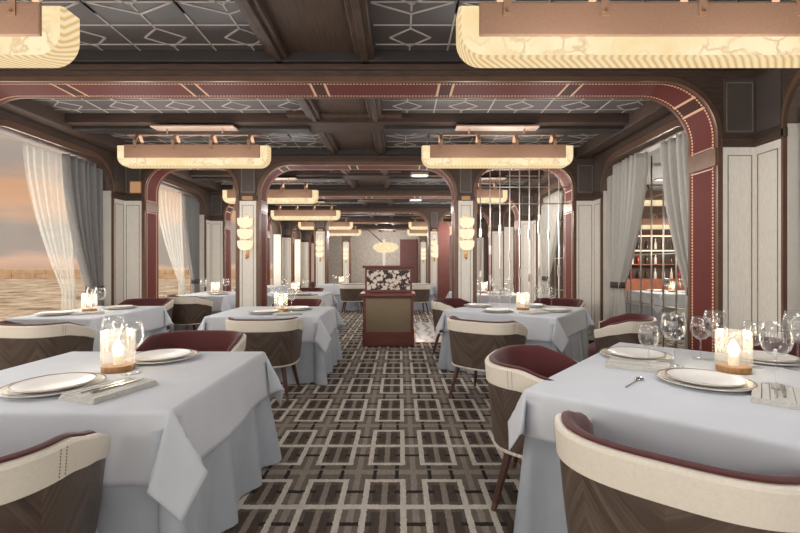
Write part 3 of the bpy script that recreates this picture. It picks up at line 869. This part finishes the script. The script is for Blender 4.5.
chair(.45, 11.9, 10, 'far tub chair with pale band just right of the host stand')
th1 = -41
chair(.95, 1.455, th1+2, 'large chevron wood tub chair with cream band at the lower right, back to us')
chair(.89, 2.50, -116, 'tub chair with broad red inside beside the aisle at the right front table')
chair(.90, 4.42, -38, 'dark wood tub chair with cream band between the two right tables, back to us')
chair(.88, 6.55, -122, 'red topped tub chair on the aisle side of the second right table')
chair(2.42, 6.62, 145, 'red tub chair behind the second right table by the pale pier')
chair(2.27, 4.53, 62, 'tub chair with cream band right of the second right table, below the curtain')
chair(2.62, 2.86, 139, 'tub chair behind the glasses of the right front table, against the pale wall')
chair(4.1, 5.85, 20, 'red seated tub chair seen through the right window below the curtain')

# ------------------------------------------------------------------ tables
def hangpt(t, fl):
    r0 = .018; a = r0*pi/2
    if t <= a: return r0*sin(t/r0), r0*(1-cos(t/r0))
    q = t-a; return r0+q*fl, r0+q*sqrt(max(0.02, 1-fl*fl))
def mk_overlay(w, d, o, seed, cf=.30):
    def mk():
        rnd = random.Random(seed); ph = [rnd.random()*6.28 for _ in range(8)]
        def ax(hw):
            a = []
            n = 12
            inner = [-hw+2*hw*k/18 for k in range(19)]
            outs = [.004, .012, .02, .028, .045]+[.06+(o-.06)*k/9 for k in range(1, 10)]
            outs = [.004, .012, .02, .028, .045, .06]+outs[5:]
            return [-hw-q for q in reversed(outs)]+inner+[hw+q for q in outs]
        xs, ys = ax(w/2), ax(d/2)
        def P(i, j):
            gx, gy = xs[i], ys[j]
            a = max(abs(gx)-w/2, 0); c = max(abs(gy)-d/2, 0)
            sx, sy = (1 if gx >= 0 else -1), (1 if gy >= 0 else -1)
            if a == 0 and c == 0: return (gx, gy, .762)
            q = (0 if sx > 0 else 1)+(0 if sy > 0 else 2)
            if c == 0:
                fl = .10+.05*sin(gy*9+ph[q])*min(1, a/o); ou, dn = hangpt(a, fl); return (sx*(w/2+ou), gy, .762-dn)
            if a == 0:
                fl = .10+.05*sin(gx*9+ph[q+4])*min(1, c/o); ou, dn = hangpt(c, fl); return (gx, sy*(d/2+ou), .762-dn)
            rr = sqrt(a*a+c*c); fi = atan2(c, a)
            flx = .10+.05*sin(sy*d/2*9+ph[q])*min(1, a/o); fly = .10+.05*sin(sx*w/2*9+ph[q+4])*min(1, c/o)
            fl = flx*cos(fi)**2+fly*sin(fi)**2
            ou, dn = hangpt(rr, fl)
            S = Vector((sx*(w/2+ou*cos(fi)), sy*(d/2+ou*sin(fi)), .762-dn))
            be = (fi-pi/4)*1.0; nn = Vector((sx, sy, 0))/sqrt(2); tt = Vector((-sx, sy, 0))/sqrt(2)
            o2, d2 = hangpt(rr, cf)
            cb = cos(be)
            K = Vector((sx*w/2, sy*d/2, .762-d2*cb))+nn*o2+tt*(rr*sin(be)*.74)
            q = min(fi, pi/2-fi)/radians(17); q = min(1, q); q = q*q*(3-2*q)
            return tuple(S.lerp(K, q))
        b = MB(); b.grid(P, len(xs), len(ys))
        ob = b.build('tablecloth', M['cloth'], None, smooth=True)
        md = ob.modifiers.new('thickness', 'SOLIDIFY'); md.thickness = .004; md.offset = 1
        return tag(ob, cat='tablecloth')
    return mk
def mk_skirt(w, d, seed, sf=.12):
    def mk():
        rnd = random.Random(seed+50); p1, p2 = rnd.random()*6, rnd.random()*6
        w2, d2, rc = w/2+.004, d/2+.004, .05
        pts = []   # perimeter samples: position, normal, cornerness
        def side(x0, y0, x1, y1, nx, ny, n=36):
            for k in range(n):
                t = k/n; pts.append((x0+(x1-x0)*t, y0+(y1-y0)*t, nx, ny, 0.0))
        def corner(cx, cy, a0, n=14):
            for k in range(n):
                t = a0+pi/2*k/n; pts.append((cx+rc*cos(t), cy+rc*sin(t), cos(t), sin(t), sin(pi*k/n)))
        side(-w2+rc, -d2, w2-rc, -d2, 0, -1); corner(w2-rc, -d2+rc, -pi/2)
        side(w2, -d2+rc, w2, d2-rc, 1, 0); corner(w2-rc, d2-rc, 0)
        side(w2-rc, d2, -w2+rc, d2, 0, 1); corner(-w2+rc, d2-rc, pi/2)
        side(-w2, d2-rc, -w2, -d2+rc, -1, 0); corner(-w2+rc, -d2+rc, pi)
        s = [0.0]
        for a, c in zip(pts[:-1], pts[1:]): s.append(s[-1]+sqrt((a[0]-c[0])**2+(a[1]-c[1])**2))
        lv = [.755, .74, .65, .5, .35, .2, .08, .012]
        def P(i, j):
            x, y, nx, ny, cn = pts[i]; z = lv[j]; t = (.755-z)/.743
            rip = .038*sin(s[i]*17+p1)+.014*sin(s[i]*31+p2)
            off = t*(.035+rip*(1-cn)+sf*cn)
            return (x+nx*off, y+ny*off, z)
        b = MB(); b.grid(P, len(pts), len(lv), closed=True)
        b.add([(p[0], p[1], .757) for p in pts], [tuple(range(len(pts)))])
        r = empty('dining_table', cat='table')
        b.build('floor_length_skirt', M['cloth_skirt'], r, smooth=True)
        MB().box(-w/2+.02, w/2-.02, -d/2+.02, d/2-.02, .715, .75).build('tabletop', M['dark_wood'], r, bevel=.01)
        MB().lathe([(0, 0.004), (.28, .004), (.26, .03), (.06, .06), (.05, .60), (.2, .715), (0, .715)], 24).build('pedestal', M['dark_wood'], r, angle=40)
        return r
    return mk
def table(key, w, d, x, y, deg, name, seed=1, o=.30, cf=.30, sf=.12):
    b = place('sk'+key, mk_skirt(w, d, seed, sf), (x, y, 0), R_(deg), 'dining table in a pale grey floor-length skirt, '+name)
    a = place('ov'+key, mk_overlay(w, d, o, seed, cf), (x, y, 0), R_(deg), 'white tablecloth with hanging corner folds, '+name)
TZ = .766
table('A', 1.28, 1.16, -1.57, 2.32, 0, 'left front', 3)
table('A', 1.28, 1.16, -1.57, 5.48, 0, 'second back on the left of the aisle')
table('A', 1.28, 1.16, -2.15, 8.85, 0, 'third back, behind the left sconce pier')
table('A', 1.28, 1.16, -1.80, 13.2, 0, 'far back just left of the host stand')
table('W', .92, 1.42, -3.84, 5.42, 0, 'by the window at the left edge', 5)
table('W', .92, 1.42, -3.80, 8.85, 0, 'by the window inside the left arch')
table('W', .92, 1.42, -3.80, 11.8, 0, 'farthest visible by the left windows')
table('R', 1.55, 1.62, 1.72, 2.13, th1, 'right front', 11, .215, .26, .05)
table('Q', 1.40, 1.40, 1.56, 5.75, -35, 'second back on the right of the aisle', 17, .28, .3, .08)
table('A', 1.28, 1.16, 1.75, 9.0, 0, 'behind the metal bars of the right arch')
table('A', 1.28, 1.16, .38, 13.25, 0, 'far back just right of the host stand')
table('A', 1.28, 1.16, 5.9, 9.3, 0, 'seen through the right window')

# ------------------------------------------------------------------ tableware
def mk_charger():
    r = empty('charger_plate', cat='plate')
    D = .205
    MB().lathe([(0, 0), (.12, 0), (D-.01, .016), (D, .022), (D-.004, .025), (.13, .008), (0, .007)], 56).build('dish', M['porcelain'], r, angle=35)
    MB().lathe([(D-.006, .0235), (D-.001, .0262), (D-.010, .0250)], 56, closed=True).build('rim_band', M['gold_rim'], r, angle=30)
    MB().lathe([(D-.040, .0200), (D-.018, .0240), (D-.029, .0215)], 56, closed=True).build('inner_band', M['cream_rim'], r, angle=30)
    return r
def mk_plate():
    r = empty('dinner_plate', cat='plate')
    D = .166
    MB().lathe([(0, 0), (.10, 0), (D-.008, .018), (D, .024), (D-.004, .027), (.122, .018), (.108, .010), (0, .009)], 56).build('dish', M['porcelain'], r, angle=35)
    MB().lathe([(D-.006, .0262), (D-.001, .0282), (D-.009, .0270)], 56, closed=True).build('rim_band', M['gold_rim'], r, angle=30)
    return r
def mk_wine(s=1.0):
    def mk():
        r = empty('wine_glass', cat='glass')
        MB().lathe([(0, .0), (.044*s, .001), (.045*s, .003), (.02*s, .007), (.006, .012), (0, .013)], 28).build('foot', M['glass'], r, smooth=True)
        MB().tube((0, 0, .01), (0, 0, .115*s), .0045, .0045, 10).build('stem', M['glass'], r, smooth=True)
        z = .115*s
        pr = [(.005, z), (.025*s, z+.008*s), (.044*s, z+.03*s), (.053*s, z+.06*s), (.051*s, z+.095*s), (.042*s, z+.135*s), (.041*s, z+.1352*s), (.049*s, z+.094*s), (.051*s, z+.06*s), (.042*s, z+.032*s), (.02*s, z+.011*s), (.002, z+.006*s)]
        MB().lathe(pr, 30).build('bowl', M['glass'], r, smooth=True)
        return r
    return mk
def mk_lamp():
    r = empty('candle_lamp', cat='lamp')
    MB().lathe([(0, 0), (.078, 0), (.080, .004), (.080, .030), (.078, .034), (0, .034)], 36).build('base', M['wood_base'], r, angle=40)
    pr = [(.074, .034), (.078, .05), (.078, .215), (.075, .225), (.072, .225), (.074, .215), (.074, .05), (.070, .036)]
    MB().lathe(pr, 40, flute=.07).build('glass_shade', M['lampglass'], r)
    MB().lathe([(0, .034), (.024, .034), (.024, .085), (.018, .09), (0, .088)], 18).build('candle', M['candle'], r, angle=40)
    MB().lathe([(0, .088), (.018, .094), (.027, .112), (.024, .135), (.013, .158), (.004, .172), (0, .175)], 16).build('flame', M['flame'], r, smooth=True)
    return r
def mk_napkin():
    r = empty('napkin', cat='napkin')
    b = MB()
    for k in range(4):
        z0 = .001+k*.0045; e = .003*k
        b.box(-.075+e*.4, .075-e*.4, -.15+e, .15-e, z0, z0+.0038)
    b.build('folded_cloth', M['napkin'], r, bevel=.0015)
    b = MB(); b.box(-.05, -.047, -.147, .147, .0183, .0188); b.box(.047, .05, -.147, .147, .0183, .0188); b.box(-.03, -.028, -.147, .147, .0183, .0188); b.box(.028, .03, -.147, .147, .0183, .0188)
    b.build('woven_stripe', M['gold_rim'], r)
    return r
def mk_fork():
    r = empty('fork', cat='cutlery')
    b = MB(); b.box(-.005, .005, -.11, .03, 0.001, .004); b.box(-.012, .012, .03, .055, .001, .004); b.build('handle', M['silver'], r, bevel=.001)
    b = MB()
    for k in range(4): b.box(-.012+k*.007, -.009+k*.007, .055, .10, .001, .004)
    b.build('tines', M['silver'], r)
    return r
def mk_knife():
    r = empty('knife', cat='cutlery')
    MB().box(-.006, .006, -.11, .0, .001, .006).build('handle', M['silver'], r, bevel=.002)
    b = MB(); b.add([(-.008, 0, .002), (.008, 0, .002), (.008, .09, .002), (-.002, .12, .002), (-.008, .09, .002), (-.008, 0, .004), (.008, 0, .004), (.008, .09, .004), (-.002, .12, .004), (-.008, .09, .004)],
       [(0,1,2,3,4), (9,8,7,6,5), (0,5,6,1), (1,6,7,2), (2,7,8,3), (3,8,9,4), (4,9,5,0)]); b.build('blade', M['silver'], r)
    return r
def mk_spoon():
    r = empty('spoon', cat='cutlery')
    MB().box(-.004, .004, -.12, .03, .001, .004).build('handle', M['silver'], r, bevel=.001)
    b = MB(); b.grid(lambda i, j: (.019*sin(pi*j/8)*cos(2*pi*i/16), .055+.03*cos(pi*j/8), .006+.006*sin(pi*j/8)*sin(2*pi*i/16)), 16, 9, closed=True); b.build('bowl', M['silver'], r, smooth=True)
    return r
def setting(x, y, d):
    place('charger', mk_charger, (x, y, TZ), 0, 'gold-banded charger '+d)
    place('plate', mk_plate, (x, y, TZ+.0085), 0, 'dark-rimmed dinner plate '+d)
def charger(x, y, d): place('charger', mk_charger, (x, y, TZ), 0, d)
def wine(x, y, d, s=1.0, group=None): place('wine%.2f' % s, mk_wine(s), (x, y, TZ), random.random(), d, group)
CANDLES = []
def lamp(x, y, d):
    place('lamp', mk_lamp, (x, y, TZ), 0, d); CANDLES.append((x, y))
def napkin(x, y, deg, d, z=TZ): place('napkin', mk_napkin, (x, y, z), R_(deg), d)

# left front table
setting(-1.63, 2.03, 'at the front of the left front table')
setting(-1.47, 2.66, 'at the back of the left front table')
lamp(-1.56, 2.38, 'lit candle lamp of ribbed glass with wooden base on the left front table')
wine(-1.68, 2.52, 'wine glass just behind the candle lamp on the left front table', 1.15)
wine(-1.44, 2.31, 'wine glass right of the candle lamp on the left front table', 1.1)
napkin(-1.33, 1.98, -18, 'folded grey napkin right of the front plate on the left front table')
for k, (mk, nm) in enumerate(((mk_fork, 'fork'), (mk_knife, 'knife'))):
    place(nm, mk, (-1.35+.045*k, 1.99, TZ+.0245), R_(-18), 'silver %s lying on the napkin of the left front table' % nm)
# right front table
setting(1.50, 2.12, 'nearest us on the right front table')
setting(1.49, 2.72, 'at the back left of the right front table')
setting(2.22, 2.62, 'at the far right of the right front table, behind the glasses')
lamp(1.83, 2.36, 'lit candle lamp of ribbed glass with wooden base on the right front table')
S = 1.22
wine(1.40, 2.42, 'smaller wine glass, leftmost on the right front table', .98)
wine(1.59, 2.50, 'large wine glass second from the left on the right front table', S)
wine(1.86, 2.66, 'smaller wine glass behind the candle lamp, to its left, on the right front table', 1.05)
wine(1.92, 2.62, 'large wine glass behind the candle lamp on the right front table', S)
wine(2.02, 2.46, 'wide wine glass right of the candle lamp on the right front table', 1.05)
wine(1.82, 2.08, 'wine glass nearest us at the right of the right front table', S)
wine(2.22, 2.40, 'large wine glass at the far right of the right front table', 1.3)
wine(2.06, 2.12, 'wine glass cut by the right edge of the photo', 1.2)
napkin(1.67, 1.88, -40, 'folded grey napkin with cutlery at the right edge of the right front table')
napkin(1.36, 2.46, 60, 'folded patterned napkin left of the back plate on the right front table')
for k, (mk, nm) in enumerate(((mk_fork, 'fork'), (mk_knife, 'knife'))):
    place(nm, mk, (1.66+.035*k, 1.90, TZ+.0245), R_(-40), 'silver %s lying on the napkin at the right edge' % nm)
place('spoon', mk_spoon, (1.17, 2.14, TZ), R_(-45), 'silver spoon left of the nearest plate on the right front table')
# second left table
setting(-1.62, 5.18, 'on the near side of the second left table')
setting(-1.35, 5.62, 'on the far side of the second left table')
lamp(-1.50, 5.42, 'lit candle lamp on the second left table')
wine(-1.35, 5.35, 'wine glass right of the candle lamp on the second left table', 1.2)
wine(-1.62, 5.60, 'wine glass behind the candle lamp on the second left table', 1.15)
napkin(-1.33, 5.06, -60, 'folded napkin at the front of the second left table')
# window table left
setting(-4.03, 5.05, 'on the near side of the window table at the left edge')
setting(-3.75, 5.75, 'on the far side of the window table at the left edge')
lamp(-3.90, 5.40, 'lit candle lamp on the window table at the left edge')
wine(-3.98, 5.56, 'wine glass left of the candle lamp on the left window table', 1.2)
wine(-3.78, 5.42, 'wine glass right of the candle lamp on the left window table', 1.2)
napkin(-3.72, 5.12, -50, 'folded napkin at the near right of the left window table')
# second right table
setting(1.22, 5.36, 'at the near left of the second right table')
setting(1.95, 5.42, 'at the near right of the second right table')
setting(1.10, 6.05, 'at the aisle side of the second right table')
setting(1.85, 6.05, 'at the far right of the second right table')
lamp(1.60, 5.60, 'lit candle lamp in the middle of the second right table')
wine(1.30, 5.78, 'wine glass left of the candle lamp, shorter, on the second right table', 1.2)
wine(1.42, 5.62, 'wine glass just left of the candle lamp on the second right table', 1.3)
wine(1.86, 5.72, 'wine glass just right of the candle lamp on the second right table', 1.3)
wine(2.00, 5.68, 'rightmost wine glass on the second right table', 1.2)
napkin(1.62, 5.18, -60, 'folded napkin at the front of the second right table')
# further tables
for (x, y, nm) in ((-2.15, 8.85, 'the third left table'), (-3.80, 8.85, 'the window table in the left arch'), (1.75, 9.0, 'the table behind the metal bars'), (5.9, 9.3, 'the table seen through the right window'), (-1.8, 13.2, 'the far left table near the host stand')):
    charger(x+.2, y-.32, 'white plate on the near side of '+nm)
    charger(x-.15, y+.32, 'white plate on the far side of '+nm)
    lamp(x, y, 'lit candle lamp on '+nm)
    wine(x-.2, y-.1, 'wine glass left of the candle lamp on '+nm, 1.2)
    wine(x+.2, y+.05, 'wine glass right of the candle lamp on '+nm, 1.2)
for (x, y, nm) in ((5.9, 9.3, 'the table seen through the right window'), (1.75, 9.0, 'the table behind the metal bars')):
    wine(x-.32, y-.3, 'wine glass at the near left corner of '+nm, 1.25)
    wine(x+.45, y-.3, 'wine glass at the near right corner of '+nm, 1.25)

# ------------------------------------------------------------------ curtains
def drape(name, x, ytop0, ytop1, ytie, wtie, ztie, m, label, npl=9, amp=.045, ztop=2.88, pw=1.7, floor=True, tie=True, skirt=1.25):
    r = empty(name, (x, 0, 0), label=label, cat='curtain')
    NU, NV = npl*10+1, 34
    zb = .06 if floor else ztie-.02
    b = MB()
    def P(i, j):
        s = i/(NU-1); t = j/(NV-1); z = ztop+(zb-ztop)*t
        y_top = ytop0+(ytop1-ytop0)*s; y_t = ytie+(s-.5)*wtie
        if z >= ztie:
            q = ((ztop-z)/(ztop-ztie)); f = q**pw; y = y_top+(y_t-y_top)*f
            am = amp*(1-.35*f)
        else:
            q = (ztie-z)/(ztie-zb); y = ytie+(s-.5)*wtie*(1+(skirt-1)*min(1, q*2)); am = amp*.65
        a = am*sin(2*pi*npl*s)*(1+.25*sin(7*s+t*2))
        y += .012*sin(2*pi*npl*s*.5+t*3)
        return (a, y, z)
    b.grid(P, NU, NV); b.build('fabric', m, r, smooth=True, solid=.004)
    if tie:
        tb = MB(); n = 24; hw = wtie/2+.03; hx = amp*.65+.03
        tb.grid(lambda i, j: (hx*cos(2*pi*i/n), ytie+hw*sin(2*pi*i/n), ztie+(-.045, .045)[j]), n, 2, closed=True)
        tb.build('tieback', M['tieback'], r, smooth=True, solid=.006)
    return r
drape('sheer_curtain', XL-.22, 5.40, 6.2, 6.16, .24, .98, M['sheer'], 'sheer white curtain at the near left window', 7, .025, tie=False)
drape('window_curtain', XL-.12, 5.90, 6.71, 6.54, .28, .98, M['curtain'], 'gathered dark grey curtain at the near left window', 6, .075)
drape('sheer_curtain', XL-.22, 8.30, 9.35, 9.35, .25, .98, M['sheer'], 'sheer white curtain seen through the left arch', 7, .025, tie=False)
drape('window_curtain', XL-.12, 9.18, 9.91, 9.76, .26, .98, M['curtain'], 'gathered grey curtain seen through the left arch', 8, .05)
drape('window_curtain', XL-.12, 12.4, 13.11, 12.96, .26, .98, M['curtain'], 'gathered curtain far back on the left, beyond the arch leg', 8, .05)
drape('window_curtain', XR+.12, 5.80, 6.71, 6.52, .28, 1.05, M['curtain_pale'], 'pale grey tied curtain at the far side of the right window', 7, .07)
drape('window_curtain', XR+.12, 4.55, 5.36, 4.74, .28, 1.05, M['curtain_pale'], 'pale curtain hanging beside the right red arch leg', 6, .07)
drape('window_curtain', XR+.12, 8.8, 9.91, 9.74, .28, 1.05, M['curtain_pale'], 'pale curtain seen through the metal bars of the right arch', 9, .05)
drape('window_curtain', XR+.12, 7.75, 8.25, 7.9, .22, 1.05, M['curtain_pale'], 'narrow pale curtain at the right edge behind the metal bars', 5, .05)
drape('window_curtain', XR+.12, 2.7, 3.51, 3.36, .24, 1.05, M['curtain'], 'grey curtain sliver at the right edge of the photo', 8, .045)

# ------------------------------------------------------------------ bar shelves seen through the right window
sh = empty('bar_shelf', (0, 13.1, 0), label='lit bar shelves seen through the right window', cat='shelf')
for z in (.9, 1.35, 1.8, 2.25): 
    MB().box(6.6, 9.4, 0, .28, z, z+.03).build('shelf_board', M['orange_panel'], sh)
for z in (1.77, 2.22): MB().box(6.7, 9.3, .02, .05, z, z+.025).build('light_strip', M['bar_glow'], sh)
MB().box(6.6, 9.4, -.05, .28, 0, .9).build('cabinet', M['orange_panel'], sh)
MB().box(6.58, 6.62, 0, .28, 0, 2.7).build('side', M['dark_wood'], sh); MB().box(9.38, 9.42, 0, .28, 0, 2.7).build('side', M['dark_wood'], sh)
k = 0
def mk_bottle(mn):
    def mk():
        return tag(MB().lathe([(0, 0), (.04, 0), (.042, .01), (.042, .17), (.03, .21), (.014, .24), (.014, .31), (.016, .315), (.016, .33), (0, .33)], 14).build('bottle', M[mn], None, angle=40), cat='bottle')
    return mk
for z in (.93, 1.38, 1.83):
    for i in range(11):
        mn = random.choice(['steel', 'steel', 'bottle_red', 'bottle_clear', 'bottle_clear', 'steel'])
        place('bot'+mn, mk_bottle(mn), (6.85+i*.24+random.random()*.06, 13.22, z), 0, 'small bottle on the bar shelves seen through the right window', 'bottles on the bar shelves')

# ------------------------------------------------------------------ light
def area(name, loc, sx, sy, power, color=(1, 1, 1), rot=(0, 0, 0), spread=None):
    l = bpy.data.lights.new(name, 'AREA'); l.shape = 'RECTANGLE'; l.size = sx; l.size_y = sy; l.energy = power; l.color = color
    if spread: l.spread = radians(spread)
    o = bpy.data.objects.new(name, l); COL.objects.link(o); o.location = loc; o.rotation_euler = rot
    return o
warm = (1.0, .90, .80); neut = (1.0, .975, .96)
def point(name, loc, p, col, r=.02):
    l = bpy.data.lights.new(name, 'POINT'); l.energy = p; l.color = col; l.shadow_soft_size = r
    o = bpy.data.objects.new(name, l); COL.objects.link(o); o.location = loc
for i, y in enumerate([-.95]+zch):
    zb = ZC if i != 1 else H+1.055
    for x in (-3.1, -2.1, .8, 1.8):
        point('lamp_and_fill_light', (x, y-.35, zb-.32), 20, neut, .22)
    for x in (-2.6, 1.25):
        area('lamp_uplight', (x, y, zb+.34), 1.7, .15, 2.5, warm, (pi, 0, 0))
for (x, y) in CANDLES: point('candle_light', (x, y, TZ+.19), 1.1, (1, .84, .62), .03)
for (x, y, z, p) in ((6, 8.7, 2.3, 120), (7.0, 11.4, 2.0, 150), (5.5, 5.0, 2.6, 70), (-.7, 21.2, 2.4, 160), (2.2, 8.6, 2.3, 45), (1.8, 12, 2.3, 30), (-1.5, 16.5, 2.4, 30)):
    point('lamp_and_fill_light', (x, y, z), p, warm, .25)  # several are added fill without a fixture, brightening dim far areas
# added fill light, unseen behind the viewer and aimed forward
area('rear_fill_light', (-.7, Y0+.15, 1.7), 6.5, 2.2, 62, (1.0, .97, .95), (radians(90), 0, 0))
# daylight through the left windows
for (a, b_) in OPS[:7]:
    area('window_light', (XL-.6, (a+b_)/2, 1.8), 2.2, 2.2, 45, (1.0, .93, .87), (0, radians(-90), 0))

# ------------------------------------------------------------------ sky
w = bpy.data.worlds.new('sky'); SCN.world = w; w.use_nodes = True
nt = w.node_tree; nt.nodes.clear()
out = nt.nodes.new('ShaderNodeOutputWorld'); bg = nt.nodes.new('ShaderNodeBackground'); nt.links.new(bg.outputs[0], out.inputs[0])
tc = nt.nodes.new('ShaderNodeTexCoord'); sp = nt.nodes.new('ShaderNodeSeparateXYZ'); nt.links.new(tc.outputs['Generated'], sp.inputs[0])
mp = nt.nodes.new('ShaderNodeMapping'); mp.inputs['Scale'].default_value = (1.2, 1.2, 7.0); nt.links.new(tc.outputs['Generated'], mp.inputs[0])
ns = nt.nodes.new('ShaderNodeTexNoise'); ns.inputs['Scale'].default_value = 2.4; ns.inputs['Detail'].default_value = 5; nt.links.new(mp.outputs[0], ns.inputs['Vector'])
ma = nt.nodes.new('ShaderNodeMath'); ma.operation = 'MULTIPLY_ADD'; nt.links.new(ns.outputs[0], ma.inputs[0]); ma.inputs[1].default_value = .12; nt.links.new(sp.outputs[2], ma.inputs[2])
rp = nt.nodes.new('ShaderNodeValToRGB'); el = rp.color_ramp.elements
stops = [(0.0, (150, 120, 100)), (.06, (206, 168, 146)), (.075, (160, 146, 136)), (.135, (156, 142, 132)), (.155, (200, 158, 128)), (.205, (196, 152, 120)), (.23, (156, 142, 134)), (.255, (160, 148, 136)), (.29, (204, 182, 140)), (.42, (222, 204, 166)), (.7, (226, 214, 190)), (1, (214, 212, 206))]
el[0].position = 0; el[0].color = lin(stops[0][1]); el[1].position = 1; el[1].color = lin(stops[-1][1])
for p, c in stops[1:-1]:
    e = el.new(p); e.color = lin(c)
nt.links.new(ma.outputs[0], rp.inputs[0]); nt.links.new(rp.outputs[0], bg.inputs[0]); bg.inputs[1].default_value = 1.0

SCN.view_settings.view_transform = 'Standard'
SCN.view_settings.look = 'None'
SCN.view_settings.exposure = 0.35
SCN.view_settings.gamma = 1.0
SCN.view_settings.use_curve_mapping = False
